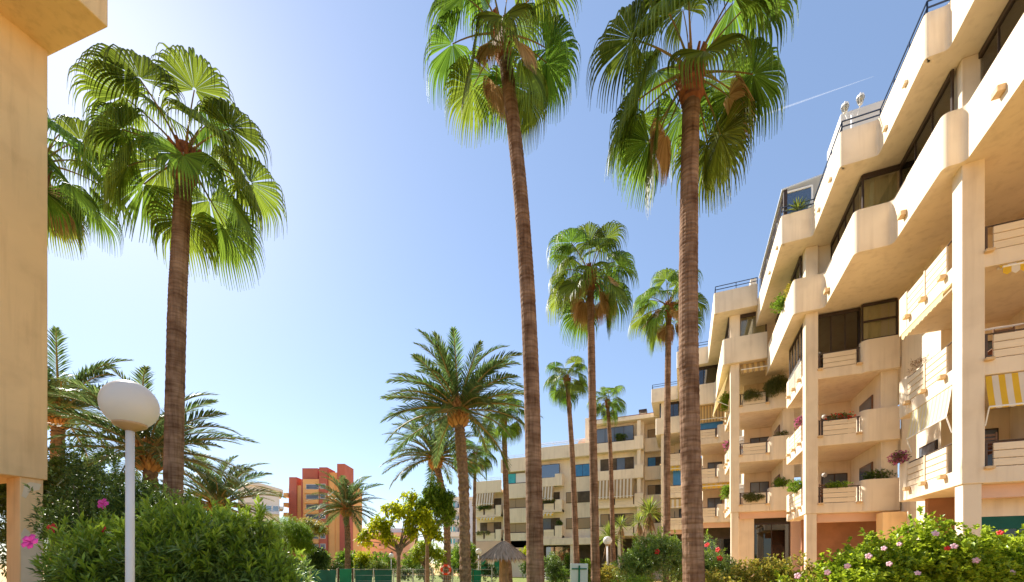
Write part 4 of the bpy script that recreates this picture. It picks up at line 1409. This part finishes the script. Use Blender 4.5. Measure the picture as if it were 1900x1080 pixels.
shrub('bush', 'dark bushes seen through the opening left of the tan pier', 'shrub', (-19.5, 6.9),
      [(-20.6, 6.4, 2.8, 1.1, .6, 2.8), (-19.2, 6.8, 2.9, 1.1, .6, 2.9), (-17.8, 7.2, 2.7, 1.0, .6, 2.7)], 3200, (0.15, 0.05), 'leaf_dark', lump=14, per=8, stem_n=4, group='small shrubs of the garden')
shrub('bush', 'dark shrub mass farther back between tan building corner and tall left palm', 'shrub', (-13.2, 7.2),
      [(-14.3, 6.9, 2.2, .9, .7, 2.1), (-13.3, 7.3, 2.1, .9, .7, 1.9), (-12.4, 7.7, 1.6, .8, .7, 1.5)], 2500, (0.13, 0.04), 'leaf_mid', lump=16, per=8, stem_n=6, group='small shrubs of the garden')
o = thing('dry_bush', 'leafless brown twiggy bush at the foot of the tan pier', 'shrub', (-9.6, 1.9, 0))
mb = MB()
for k in range(150):
    a, t = rnd.uniform(0, 6.28), rnd.uniform(0.1, 0.8)
    b = Vector((-9.6 + rnd.uniform(-.5, .4), 2.0 + rnd.uniform(-.4, .4), 0))
    d = Vector((math.cos(a) * t, math.sin(a) * t, 1)).normalized()
    h = rnd.uniform(1.0, 1.65)
    mb.tube([b, b + d * h * .5, b + d * h + Vector((rnd.uniform(-.15, .15), rnd.uniform(-.15, .15), 0))], [0.012, 0.008, 0.003], 3)
mb.build('twigs', 'leaf_dry', o)

o = shrub('oleander', 'rounded oleander with red blooms behind the thickest palm trunk', 'shrub', (-0.5, 14.4),
          [(-1.5, 14.0, 1.1, .8, .8, 1.0), (-.7, 14.3, 1.45, .95, .9, 1.25), (.2, 14.7, 1.4, .9, .9, 1.15), (.95, 15.0, 1.1, .7, .7, 1.0)],
          3000, (0.12, 0.028), 'leaf_oleander', lump=14, per=9, m2='leaf_oleander_new', n2=200)
for c in ((0.65, 14.05, 2.15), (0.95, 14.1, 2.0), (-0.75, 13.5, 1.95), (1.0, 14.2, 1.75)):
    flower(o, c, 0.085, 'petal_red')
o = shrub('croton_hedge', 'orange-tinged leafy hedge left of the hibiscus, under the glass doors', 'hedge', (1.5, 10.3),
          [(.6, 9.9, .8, .6, .6, .8), (1.25, 10.2, .9, .65, .6, .85), (1.95, 10.5, .95, .65, .6, .85), (2.6, 10.8, .85, .6, .6, .8), (0.2, 9.75, .6, .5, .5, .6)],
          2600, (0.085, 0.04), 'leaf_croton', lump=14, per=7, stem_n=6)
hib = shrub('hibiscus_hedge', 'bright green hibiscus hedge with pink and red flowers along the right foreground', 'hedge', (4.0, 8.6),
            [(1.6, 7.75, .75, .6, .55, .75), (2.25, 8.0, 1.05, .65, .6, .85), (2.95, 8.25, 1.22, .65, .6, .9), (3.6, 8.5, 1.32, .7, .65, 1.0), (4.3, 8.8, 1.25, .7, .65, 1.05), (5.0, 9.1, 1.25, .75, .65, 1.1), (5.8, 9.4, 1.3, .75, .65, 1.1), (6.6, 9.7, 1.3, .75, .65, 1.1)],
            8200, (0.08, 0.046), 'leaf_hibiscus', lump=22, per=7, m2='leaf_oleander_new', n2=260, stem_n=16, f=(.24, .42))
# blooms on the hedge's outer skin
BLOOMS = [(1.49, 7.04, 1.42), (1.88, 7.2, 1.47), (2.62, 7.5, 1.81), (2.82, 7.58, 1.87), (3.45, 7.84, 1.81), (3.54, 7.88, 1.84), (4.14, 8.12, 2.03), (4.3, 8.19, 1.47), (2.69, 7.53, 1.59), (2.42, 7.42, 1.7), (3.06, 7.68, 1.46), (3.83, 8.0, 1.64), (2.14, 7.3, 1.56), (3.29, 7.77, 2.02)]
for k, c in enumerate(BLOOMS):
    flower(hib, c, rnd.uniform(.028, .048), 'petal_red' if k in (4, 6) else 'petal_pink', face=(rnd.uniform(-.9, 0), -1, rnd.uniform(.1, .6)))

SM = 'small shrubs of the garden'
for lab, c, r, m, n, lf in (
        ('pale variegated bush beside the white and green board', (-8.0, 28.9, .65), (.75, .7, .75), 'leaf_mid', 500, (.12, .04)),
        ('round bush behind the white and green board, right of it', (-5.6, 25.4, 1.0), (.7, .7, .9), 'leaf_mid', 500, (.14, .06)),
        ('dark bush at the foot of the tallest palm, right side', (-7.4, 25.2, .9), (.6, .6, 1.0), 'leaf_dark', 450, (.13, .05)),
        ('mixed green bush around the foot of the middle garden lamp', (-2.75, 17.8, .75), (.9, .7, .85), 'leaf_croton', 700, (.11, .04)),
        ('light green low bush right of the middle garden lamp', (-1.4, 12.4, .6), (.75, .5, .75), 'leaf_oleander_new', 700, (.09, .035)),
        ('dark tree-like bush behind the green gate', (-27.3, 25.0, 1.5), (1.1, 1, 1.5), 'leaf_dark', 700, (.2, .07)),
        ('yellow-green bush left of the dark one behind the fence', (-28.6, 24.0, 1.2), (.7, .7, 1.1), 'leaf_mid', 400, (.18, .07)),
        ('rounded yellow bush right of the date palm before the orange tower', (-23.6, 26.5, 1.6), (.75, .75, .8), 'leaf_yellow', 420, (.18, .07)),
        ('grey-green bush low behind the fence right of the green gate', (-21.8, 26.0, .95), (1.3, .8, .75), 'leaf_agave', 600, (.16, .05)),
        ('leafy light green bush before the pale blue grey flats', (-16.2, 29.5, 1.7), (1.3, 1, 1.9), 'leaf_mid', 900, (.18, .07)),
        ('bright yellow-green shrub above the thatched parasol', (-11.2, 31.0, 2.1), (.65, .65, 1.3), 'leaf_yellow', 420, (.18, .07)),
        ('dark shrub below the bright one, right of the thatched parasol', (-10.9, 30.2, 1.0), (.7, .6, 1.0), 'leaf_dark', 380, (.18, .07)),
        ('dark green bush between tallest palm and the board, by the loungers', (-9.2, 30.5, 1.3), (.7, .7, 1.2), 'leaf_oleander', 420, (.16, .05))):
    shrub('bush', lab, 'shrub', c[:2], [(c[0], c[1], c[2], r[0], r[1], r[2])], n, lf, m, lump=18, per=7, stem_n=4, group=SM)

shrub('hedge', 'long low dark hedge behind the pool fence', 'hedge', (-22, 25.8),
      [(-31 + k * 1.55, 22.6 + k * .62, .75, 1.0, .6, .85) for k in range(12)], 3600, (.15, .055), 'leaf_dark', lump=10, per=7, stem_n=0)
shrub('hedge', 'far tree belt low behind the hedge, below the pink apartment house', 'hedge', (-50, 60),
      [(-76 + k * 5.0, 44 + k * 2.0, 1.2, 3.2, 1.6, 1.6 + .5 * (k % 3)) for k in range(11)], 3800, (.45, .2), 'leaf_mid', lump=12, per=7, stem_n=0)

# ------------------------------------------------------------------ broadleaf trees


def tree(name, label, base, h_trunk, ells, r0, n_tips, leaf, m, lump=12, per=6, lean=(0, 0), f=(0.26, 0.44), group='broadleaf trees'):
    root = thing(name, label, 'tree', (base[0], base[1], 0), group)
    fork = Vector((base[0] + lean[0], base[1] + lean[1], h_trunk))
    pp = spline([(base[0], base[1], 0), (base[0] + lean[0] * .3, base[1] + lean[1] * .3, h_trunk * .5), fork], 10)
    MB().tube(pp, [r0 * (1.25 - .5 * q / 10) for q in range(11)], 9, jit=.05).build('trunk', 'bark_tree', root)
    lm = lumps(ells, lump, f)
    mb = MB()
    for k in nrng.choice(len(lm), min(22, len(lm)), replace=False):
        t = Vector(lm[k][:3])
        mid = fork.lerp(t, .5) + Vector((rnd.uniform(-.1, .1), rnd.uniform(-.1, .1), rnd.uniform(0, .15)))
        mb.tube([fork - Vector((0, 0, rnd.uniform(-.1, .5))), mid, t], [r0 * .45, r0 * .25, r0 * .08], 5)
    mb.build('branches', 'bark_tree', root)
    P, D = cloud(lm, n_tips, 0.3)
    A = norm(D * 0.7 + np.array([0, 0, .2]) + nrng.normal(size=P.shape) * 0.4)
    V, F = whorls(P, A, per, leaf[0], leaf[1], leaf[0] * 1.0, (0.7, 1.4), curl=.35)
    mesh_obj('crown', V, F, m, root)
    return root


tree('yellow_tree', 'small tree with large yellow-green leaves right of the orange tower', (-12.56, 16.47), 2.35,
     [(-13.5, 16.1, 3.3, .8, .8, .6), (-12.6, 16.4, 4.0, .8, .9, .8), (-11.6, 16.9, 3.6, .9, .8, .6), (-14.0, 15.9, 2.7, .5, .5, .4), (-11.0, 17.1, 3.0, .5, .5, .5), (-13.0, 16.3, 2.7, .7, .6, .3), (-12.1, 16.6, 4.6, .5, .6, .4), (-11.9, 16.7, 2.9, .7, .6, .3)], 0.09, 900, (.19, .125), 'leaf_yellow', lump=13, per=4, f=(.14, .3))
tree('green_tree', 'dense dark green tree beside the yellow-leaved one', (-12.99, 19.53), 3.0,
     [(-12.85, 19.6, 4.7, .95, .85, 1.25), (-12.1, 19.9, 4.1, .8, .8, .95), (-13.6, 19.3, 4.3, .8, .8, .95), (-12.6, 19.6, 5.6, .7, .7, .75), (-11.95, 20.0, 5.0, .5, .5, .6)], 0.11, 2100, (.14, .065), 'leaf_mid', lump=14, per=6)
tree('small_tree', 'low yellow-green tree under the dense dark one', (-15.2, 22.6), 1.5,
     [(-15.2, 22.6, 2.3, 1.0, .9, .8), (-14.5, 22.8, 2.0, .7, .7, .6), (-15.9, 22.4, 2.0, .7, .7, .6)], 0.07, 900, (.15, .06), 'leaf_hibiscus', lump=12, per=6)
tree('pine_tree', 'clipped round pine in front of the orange tower', (-26.4, 21.6), 2.4,
     [(-26.4, 21.6, 3.5, 2.3, 2.0, 1.6), (-27.6, 21.2, 2.9, 1.2, 1.1, 1.1), (-25.2, 22.0, 2.9, 1.2, 1.1, 1.1)], 0.16, 8500, (.14, .022), 'leaf_pine', lump=40, per=9, f=(.2, .34))
tree('conifer_tree', 'thin olive tree top behind the clipped round pine', (-29.6, 26.6), 3.6,
     [(-29.6, 26.6, 4.6, 1.2, 1.0, .9), (-28.6, 27.0, 4.3, .9, .8, .7)], 0.12, 700, (.2, .05), 'leaf_croton', lump=10, per=7)

# ------------------------------------------------------------------ yuccas and agaves


def yucca(label, base, z, sc, n=60, trunk=True, skirt=True, m='leaf_agave', name='yucca'):
    root = thing(name, label, 'plant', (base[0], base[1], 0), 'spiky garden plants')
    c = np.array([base[0], base[1], z])
    if trunk:
        MB().tube([(base[0], base[1], 0), (base[0] + .08, base[1], z * .5), (base[0], base[1], z)], [.13 * sc, .1 * sc, .08 * sc], 8, jit=.08).build('trunk', 'bark_tree', root)
    t = np.arange(n) / n
    az = np.arange(n) * 2.39996
    el = np.radians(85 - 110 * t ** 0.9)
    D = np.stack([np.cos(az) * np.cos(el), np.sin(az) * np.cos(el), np.sin(el)], 1)
    V, F = leaves(np.repeat(c[None], n, 0) + D * .04, D, nrng.uniform(.75, 1.0, n) * sc, np.full(n, .075 * sc), fold=.25, curl=.18, flat=.95)
    mesh_obj('leaves', V, F, m, root)
    if skirt:
        k = n // 2
        az = nrng.uniform(0, 6.28, k)
        D = norm(np.stack([np.cos(az) * .45, np.sin(az) * .45, np.full(k, -1.0)], 1))
        V, F = leaves(np.repeat(c[None], k, 0) - np.array([0, 0, .1]) * nrng.uniform(0, 3, (k, 1)), D, nrng.uniform(.5, .8, k) * sc, np.full(k, .06 * sc), flat=.5)
        mesh_obj('dry_leaves', V, F, 'leaf_dry', root)
    return root


yucca('largest yucca in front of the recessed bay of the wing', (-2.51, 34.63), 5.5, 1.9, n=90)
yucca('slim yucca with dry skirt left of the largest one', (-4.17, 30.71), 4.3, 1.05)
yucca('smaller yucca between the slim one and the largest', (-3.06, 32.24), 4.6, 1.15)
yucca('bushy yellow-green yucca just right of the brown-fronded palm trunk', (-4.62, 28.36), 3.3, 1.5, n=80)
yucca('dark agave low right of the middle garden lamp', (-2.2, 21.5), 1.7, 0.95, m='leaf_oleander')
yucca('potted yucca on the roof terrace beside the glass house', (4.45, 20.98), 16.45, 0.62, n=70, trunk=False, skirt=False)
bx('pot', 'terracotta', bpy.data.objects['yucca.005'] if 'yucca.005' in bpy.data.objects else None, 4.3, 4.6, 20.98, 21.2, 15.53, 16.45)

# ------------------------------------------------------------------ plants on the balconies


def balcony_plant(label, c, r, m, n, leaf, hang=False, fl=None, nf=0):
    root = thing('balcony_plant', label, 'plant', (c[0], c[1], c[2] - r[2]), 'plants on the balconies')
    lm = lumps([(c[0], c[1], c[2], r[0], r[1], r[2])], 16, (.35, .6))
    lm[:, 3] = np.minimum(lm[:, 3], min(r) * 0.9 + .04)
    P, D = cloud(lm, n, .3)
    A = norm(D + np.array([0, 0, -1.2 if hang else .5]) + nrng.normal(size=P.shape) * .3)
    V, F = whorls(P, A, 6, leaf[0], leaf[1], leaf[0])
    mesh_obj('foliage', V, F, m, root)
    if fl:
        P, D = cloud(lm, nf, .8)
        A = norm(D + np.array([-.4, -.4, .6]))
        V, F = whorls(P, A, 7, leaf[0] * .9, leaf[0] * .7, leaf[0] * .4, (.4, 1.2))
        mesh_obj('blossoms', V, F, fl, root)
    return root


u0, u1, u2 = UN[0], UN[1], UN[2]
balcony_plant('red geraniums along the second-storey balcony rail, second column bay', (u1[0] + 1.2, u1[1] + .12, lev(2) + 1.16), (.72, .12, .13), 'leaf_ivy', 150, (.06, .035), fl='petal_red', nf=70)
balcony_plant('clipped green hedge on the first-storey balcony rail, second column bay', (u1[0] + 1.2, u1[1] + .12, lev(1) + 1.13), (.74, .12, .12), 'leaf_mid', 240, (.06, .03))
balcony_plant('dark ivy spilling over the first-storey planter box, second column bay', (u1[0] + 2.5, u1[1] + .2, lev(1) + 1.42), (.75, .3, .18), 'leaf_dark', 320, (.07, .035))
balcony_plant('mauve bougainvillea on the end of the nearest first-storey side balcony', (u0[0] - .05, u0[1] + 3.4, lev(1) + 1.45), (.28, .38, .26), 'leaf_ivy', 120, (.06, .03), fl='petal_mauve', nf=170)
balcony_plant('dry bare plant on the nearest second-storey side balcony', (u0[0] + .15, u0[1] + 2.6, lev(2) + 1.42), (.15, .6, .16), 'leaf_dry', 90, (.10, .012))
balcony_plant('pink flowers on the second-storey side balcony of the second bay', (u1[0] - .02, u1[1] + .95, lev(2) + 1.38), (.14, .5, .22), 'leaf_ivy', 60, (.06, .03), fl='petal_mauve', nf=120)
balcony_plant('green leafy shrub on the first-storey side balcony of the second bay', (u1[0] - .05, u1[1] + 1.4, lev(1) + 1.32), (.22, .8, .28), 'leaf_mid', 260, (.09, .045))
balcony_plant('green shrub leaning over the upper terrace parapet, second bay', (4.22, 23.4, 13.85), (.22, .7, .40), 'leaf_mid', 260, (.08, .04))
balcony_plant('reddish trailing plant on the upper terrace parapet, second bay', (4.4, 22.2, 13.85), (.15, .6, .16), 'leaf_croton', 130, (.07, .03))
balcony_plant('large hanging grey-green vine on the third-storey balcony, third bay', (u2[0] + 2.3, u2[1] - .08, lev(3, .83) + 1.2), (.8, .3, .78), 'leaf_ivy', 1700, (.11, .02), hang=True)
balcony_plant('thin hanging vine left of the large one, third bay', (u2[0] + 1.1, u2[1] - .02, lev(3, .83) + .92), (.68, .18, .34), 'leaf_ivy', 620, (.11, .018), hang=True)
balcony_plant('low plant on the second-storey planter box, third bay', (u2[0] + 2.6, u2[1] + .1, lev(2, .83) + 1.38), (.5, .2, .12), 'leaf_ivy', 150, (.07, .03))
balcony_plant('green bush on the first-storey planter box, third bay', (u2[0] + 2.55, u2[1] + .15, lev(1, .83) + 1.5), (.5, .25, .26), 'leaf_mid', 260, (.10, .03))
balcony_plant('hanging ivy on the first-storey balcony, third bay', (u2[0] + 1.2, u2[1] - .02, lev(1, .83) + .85), (.68, .16, .30), 'leaf_ivy', 420, (.09, .025), hang=True)
balcony_plant('green climber on the third-storey side balcony, third bay', (u2[0] - .1, u2[1] + 1.6, lev(3, .83) + 1.25), (.25, .9, .7), 'leaf_mid', 420, (.10, .04))
balcony_plant('pink flowers on the second-storey side balcony, third bay', (u2[0] - .05, u2[1] + 1.2, lev(2, .83) + 1.35), (.16, .6, .25), 'leaf_ivy', 80, (.08, .04), fl='petal_mauve', nf=70)
balcony_plant('green shrub on the first-storey side balcony, third bay', (u2[0] - .08, u2[1] + 1.3, lev(1, .83) + 1.35), (.22, .8, .4), 'leaf_mid', 240, (.10, .05))
balcony_plant('dark green hedge in the upper balcony of the lowest wing block', (-22.0, 44.95, zd - 1.75), (1.5, .2, .25), 'leaf_dark', 420, (.12, .05))
balcony_plant('trailing plants in the lower balcony of the lowest wing block', (-22.0, 44.95, zd - 4.75), (1.5, .15, .14), 'leaf_ivy', 260, (.12, .04))
balcony_plant('dark plants on the middle balcony with the awning, block with blue panes', (-13.8, 44.1, fl(2) + 1.2), (1.4, .2, .2), 'leaf_ivy', 260, (.12, .04))
balcony_plant('dark pot plant on the low balcony block, block with blue panes', (-12.6, 44.3, fl(1) + 1.6), (.35, .3, .35), 'leaf_dark', 160, (.12, .05))
balcony_plant('dark shrub in the wide terrace glazing of the tallest wing block', (-5.9, 43.2, fl(4) + 1.3), (.9, .15, .4), 'leaf_dark', 240, (.12, .05))

# ------------------------------------------------------------------ lamps


def globe_lamp(label, x, y, zc, r, rp, n=28):
    root = thing('garden_lamp', label, 'lamp', (x, y, 0), 'globe lamps')
    prof = [(max(.005, r * math.sin(math.pi * k / 16)), -r * math.cos(math.pi * k / 16)) for k in range(17)]
    MB().lathe((x, y, zc), prof, n).build('globe', 'globe', root, smooth=True)
    MB().lathe((x, y, zc), [(rp * 1.05, -r * 1.12), (rp * 1.9, -r * 1.04), (r * .56, -r * .90), (r * .60, -r * .815), (r * .5, -r * .80)], n).build('collar', 'globe_base', root, smooth=True)
    MB().tube([(x, y, 0), (x, y, zc - r * 1.0)], [rp * 1.08, rp], 16).build('post', 'post_white', root, smooth=True)
    MB().lathe((x, y, 0), [(rp * 2.6, 0), (rp * 2.6, .02), (rp * 1.3, .05)], 16).build('base_plate', 'post_white', root)
    return root


globe_lamp('large white globe lamp on a white post in the left foreground', -4.51, 2.15, 2.99, 0.205, 0.031, 40)
o = globe_lamp('white globe lamp between the board and the rounded oleander', -3.2, 19.22, 2.62, 0.20, 0.035)
MB().tube([(-3.45, 19.22, 1.55), (-2.95, 19.22, 1.55)], .012, 5).build('cross_bar', 'post_white', o)
globe_lamp('small globe lamp left of the thatched parasol', -12.66, 25.07, 2.39, 0.2, 0.03)
globe_lamp('distant globe lamp behind the yellow-leaved tree', -21.91, 27.77, 2.2, 0.2, 0.03)

lr = thing('roof_lamp', 'ornate twin-lantern lamp standing on the roof terrace', 'lamp', (5.45, 18.15, 15.52))
MB().tube([(5.45, 18.15, 15.52), (5.45, 18.15, 17.35)], [.05, .035], 8).build('post', 'white_paint', lr)
for sx in (-.2, .24):
    zz = 17.62 + (.12 if sx > 0 else 0)
    MB().tube([(5.45, 18.15, 17.2), (5.45 + sx * .6, 18.15, 17.22), (5.45 + sx, 18.15, zz - .16)], .025, 6).build('arm', 'white_paint', lr)
    l_ = MB().lathe((5.45 + sx, 18.15, zz), [(.05, -.16), (.10, -.05), (.12, .05), (.09, .13), (.02, .2)], 10).build('lantern', 'glass_clear', lr)
    MB().lathe((5.45 + sx, 18.15, zz), [(.055, -.17), (.06, -.12), (.03, -.10)], 8).build('holder', 'white_paint', l_)
    MB().lathe((5.45 + sx, 18.15, zz), [(.12, .06), (.10, .15), (.02, .22), (.01, .26)], 10).build('cap', 'white_paint', l_)
    for q in range(6):
        t = q * math.pi / 3
        MB().tube([(5.45 + sx + .06 * math.cos(t), 18.15 + .06 * math.sin(t), zz - .15), (5.45 + sx + .125 * math.cos(t), 18.15 + .125 * math.sin(t), zz + .06)], .008, 4).build('rib', 'white_paint', l_)

# ------------------------------------------------------------------ fence, gate, lifebuoy, parasol, board, loungers


def fdir(p, q, t):
    return (p[0] + (q[0] - p[0]) * t, p[1] + (q[1] - p[1]) * t)


A_, B_ = (-24.5, 18.05), (-19.85, 19.98)
C_, D_ = (-18.9, 20.36), (-11.0, 23.6)
ang = math.atan2(B_[1] - A_[1], B_[0] - A_[0])
fn = thing('fence', 'green screened fence left of the gate', 'fence', (A_[0], A_[1], 0))
for k in range(4):
    p = fdir(A_, B_, k / 3)
    MB().tube([(p[0], p[1], 0), (p[0], p[1], 1.28)], .045, 8).build('post', 'galv', fn)
for k in range(3):
    a, b = fdir(A_, B_, k / 3 + .02), fdir(A_, B_, (k + 1) / 3 - .02)
    m_ = ((a[0] + b[0]) / 2, (a[1] + b[1]) / 2)
    piece('screen', (m_[0], m_[1], .62), (math.dist(a, b), .02, 1.12), 'green_cloth', fn, rz=ang)
fn = thing('gate', 'solid bright green gate in the pool fence', 'gate', (B_[0], B_[1], 0))
m_ = ((B_[0] + C_[0]) / 2, (B_[1] + C_[1]) / 2)
piece('panel', (m_[0], m_[1], .66), (.74, .04, 1.18), 'green_panel', fn, rz=ang)
for p in (fdir(B_, C_, .06), fdir(B_, C_, .94)):
    piece('post', (p[0], p[1], .64), (.10, .08, 1.28), 'dark_frame', fn, rz=ang)
fn = thing('fence', 'open wire fence with green backing right of the gate', 'fence', (C_[0], C_[1], 0))
L = math.dist(C_, D_)
for k in range(8):
    p = fdir(C_, D_, k / 7)
    MB().tube([(p[0], p[1], 0), (p[0], p[1], 1.27)], .035, 8).build('post', 'green_panel' if k == 6 else 'galv', fn)
for zz in (.5, .85, 1.22):
    MB().tube([(C_[0], C_[1], zz), (D_[0], D_[1], zz)], .012, 5).build('rail', 'galv', fn)
for k in range(2):
    a, b = fdir(C_, D_, k / 7 + .01), fdir(C_, D_, (k + 1) / 7 - .01)
    piece('screen', ((a[0] + b[0]) / 2, (a[1] + b[1]) / 2, .62), (math.dist(a, b), .015, 1.1), 'green_cloth', fn, rz=ang)
a, b = fdir(C_, D_, 6 / 7 + .01), fdir(C_, D_, 6.45 / 7)
piece('screen', ((a[0] + b[0]) / 2, (a[1] + b[1]) / 2, .62), (math.dist(a, b), .015, 1.1), 'green_panel', fn, rz=ang)
for k in range(40):
    p = fdir(C_, D_, (2 + 4 * (k + .5) / 40) / 7)
    MB().tube([(p[0], p[1], .05), (p[0], p[1], 1.24)], .006, 4).build('wire', 'galv', fn)

lb = thing('lifebuoy', 'orange lifebuoy ring hanging on the fence', 'lifebuoy', (-13.55, 22.3, 1.18))
cx_, cy_, cz_, RR, rr = -13.55, 22.38, 1.20, .27, .075
dx_, dy_ = math.cos(ang), math.sin(ang)
V, F = [], []
for i in range(28):
    t = 2 * math.pi * i / 28
    for j in range(10):
        q = 2 * math.pi * j / 10
        rad_ = RR + rr * math.cos(q)
        V.append((cx_ + dx_ * rad_ * math.cos(t) + dy_ * rr * math.sin(q), cy_ + dy_ * rad_ * math.cos(t) - dx_ * rr * math.sin(q), cz_ + rad_ * math.sin(t)))
        F.append((i * 10 + j, i * 10 + (j + 1) % 10, ((i + 1) % 28) * 10 + (j + 1) % 10, ((i + 1) % 28) * 10 + j))
MB().add(V, F).build('ring', 'orange_ring', lb, smooth=True)
for i in range(4):
    t = math.pi / 4 + i * math.pi / 2
    c = (cx_ + dx_ * RR * math.cos(t), cy_ + dy_ * RR * math.cos(t), cz_ + RR * math.sin(t))
    o = piece('band', c, (.07, .165, .175), 'white_paint', lb, rz=ang)
    o.rotation_euler = (0, -t + 0, ang)

pr = thing('thatched_parasol', 'thatched parasol with a rough straw roof on a thick post', 'parasol', (-9.12, 21.12, 0))
MB().tube([(-9.12, 21.12, 0), (-9.12, 21.12, 2.5)], [.30, .22], 10, jit=.06).build('post', 'thatch_pole', pr)
for i_, (ra, rb, za, zb) in enumerate(((.05, .70, 2.82, 2.40), (.5, 1.05, 2.52, 2.10), (.85, 1.45, 2.28, 1.80))):
    n = 420
    az = nrng.uniform(0, 2 * math.pi, n)
    r0_ = nrng.uniform(ra, (ra + rb) / 2, n)
    q = (r0_ - ra) / (rb - ra)
    P = np.stack([-9.12 + r0_ * np.cos(az), 21.12 + r0_ * np.sin(az), za + (zb - za) * q + nrng.uniform(-.02, .03, n)], 1)
    D = norm(np.stack([np.cos(az), np.sin(az), np.full(n, (zb - za) / (rb - ra) - .1)], 1) + nrng.normal(size=(n, 3)) * .06)
    V, F = leaves(P, D, nrng.uniform(.45, .75, n), np.full(n, .07), fold=.2, curl=.06, flat=.95)
    mesh_obj('thatch_tier', V, F, 'thatch', pr)
MB().lathe((-9.12, 21.12, 0), [(1.4, 1.80), (.03, 2.78)], 20).build('roof_frame', 'thatch_pole', pr)

sg = thing('board', 'white board with a green cross standing between two palm trunks', 'board', (-2.78, 11.83, 0))
piece('panel', (-2.78, 11.83, .92), (.50, .05, 1.34), 'sign_white', sg, rz=YAW, rx=R(6))
piece('stripe', (-2.768, 11.80, .90), (.045, .062, 1.28), 'sign_green', sg, rz=YAW, rx=R(6))
piece('stripe', (-2.745, 11.745, 1.44), (.43, .055, .035), 'sign_green', sg, rz=YAW, rx=R(6))
for dx in (-.2, .2):
    MB().tube([(-2.78 + dx * math.cos(YAW), 11.83 + dx * math.sin(YAW), 0), (-2.78 + dx * math.cos(YAW), 11.83 + dx * math.sin(YAW), .4)], .02, 6).build('leg', 'galv', sg)

for k in range(4):
    lg = thing('sun_lounger', ['bottom', 'second lowest', 'second highest', 'top'][k] + ' grey sun lounger of the stack by the wing doors', 'sun lounger', (-10.2, 34.7, 0.12 + k * .2), 'stacked sun loungers')
    z = .12 + k * .2
    bx('frame', 'white_paint', lg, -11.1, -9.3, 34.4, 35.0, z, z + .04)
    MB().tube([(-11.05, 34.7, z + .1), (-10.2, 34.7, z + .1), (-9.9, 34.7, z + .12), (-9.35, 34.7, z + .14)], [.06, .07, .07, .06], 8).build('cushion', 'cushion', lg)
    for lx_ in (-11.0, -9.5):
        bx('leg', 'white_paint', lg, lx_, lx_ + .05, 34.42, 34.47, max(0, z - .12), z)

# ------------------------------------------------------------------ contrail high above
ct_m = bpy.data.materials.new('vapour')
ct_m.use_nodes = True
nt = ct_m.node_tree
nt.nodes.clear()
o_ = nt.nodes.new('ShaderNodeOutputMaterial')
tr = nt.nodes.new('ShaderNodeBsdfTransparent')
df = nt.nodes.new('ShaderNodeBsdfTranslucent')
df.inputs[0].default_value = (.9, .9, .9, 1)
d2 = nt.nodes.new('ShaderNodeBsdfDiffuse')
d2.inputs[0].default_value = (.9, .9, .9, 1)
a1 = nt.nodes.new('ShaderNodeMixShader')
mx = nt.nodes.new('ShaderNodeMixShader')
mx.inputs[0].default_value = 0.10
nt.links.new(df.outputs[0], a1.inputs[1])
nt.links.new(d2.outputs[0], a1.inputs[2])
nt.links.new(tr.outputs[0], mx.inputs[1])
nt.links.new(a1.outputs[0], mx.inputs[2])
nt.links.new(mx.outputs[0], o_.inputs[0])
M['vapour'] = ct_m
p0, p1 = Vector((235, 5499, 5092)), Vector((2170, 6506, 6023))
ct = MB().tube([p0.lerp(p1, q / 8) for q in range(9)], [13, 13, 12, 11, 10, 8, 6, 4, 1.5], 10).build('contrail', 'vapour')
tag(ct, 'thin white aircraft contrail slanting across the blue sky', 'contrail')

# flaked paint on the pier of the near building
for pts in ([(5.14, 2.35), (5.2, 2.5), (5.28, 2.42), (5.33, 2.25), (5.38, 2.3), (5.42, 2.48), (5.50, 2.75), (5.52, 2.6), (5.52, 0.3), (5.14, 0.3)],
            [(5.15, 3.3), (5.2, 3.6), (5.3, 3.68), (5.5, 3.66), (5.46, 3.5), (5.3, 3.45), (5.22, 3.25)]):
    m_ = MB()
    n = len(pts)
    m_.add([(-15.519, a, b) for a, b in pts] + [(-15.512, a, b) for a, b in pts], [tuple(range(n, 2 * n))] + [(i, (i + 1) % n, n + (i + 1) % n, n + i) for i in range(n)])
    m_.build('paint_patch', 'stucco_patch', LB)
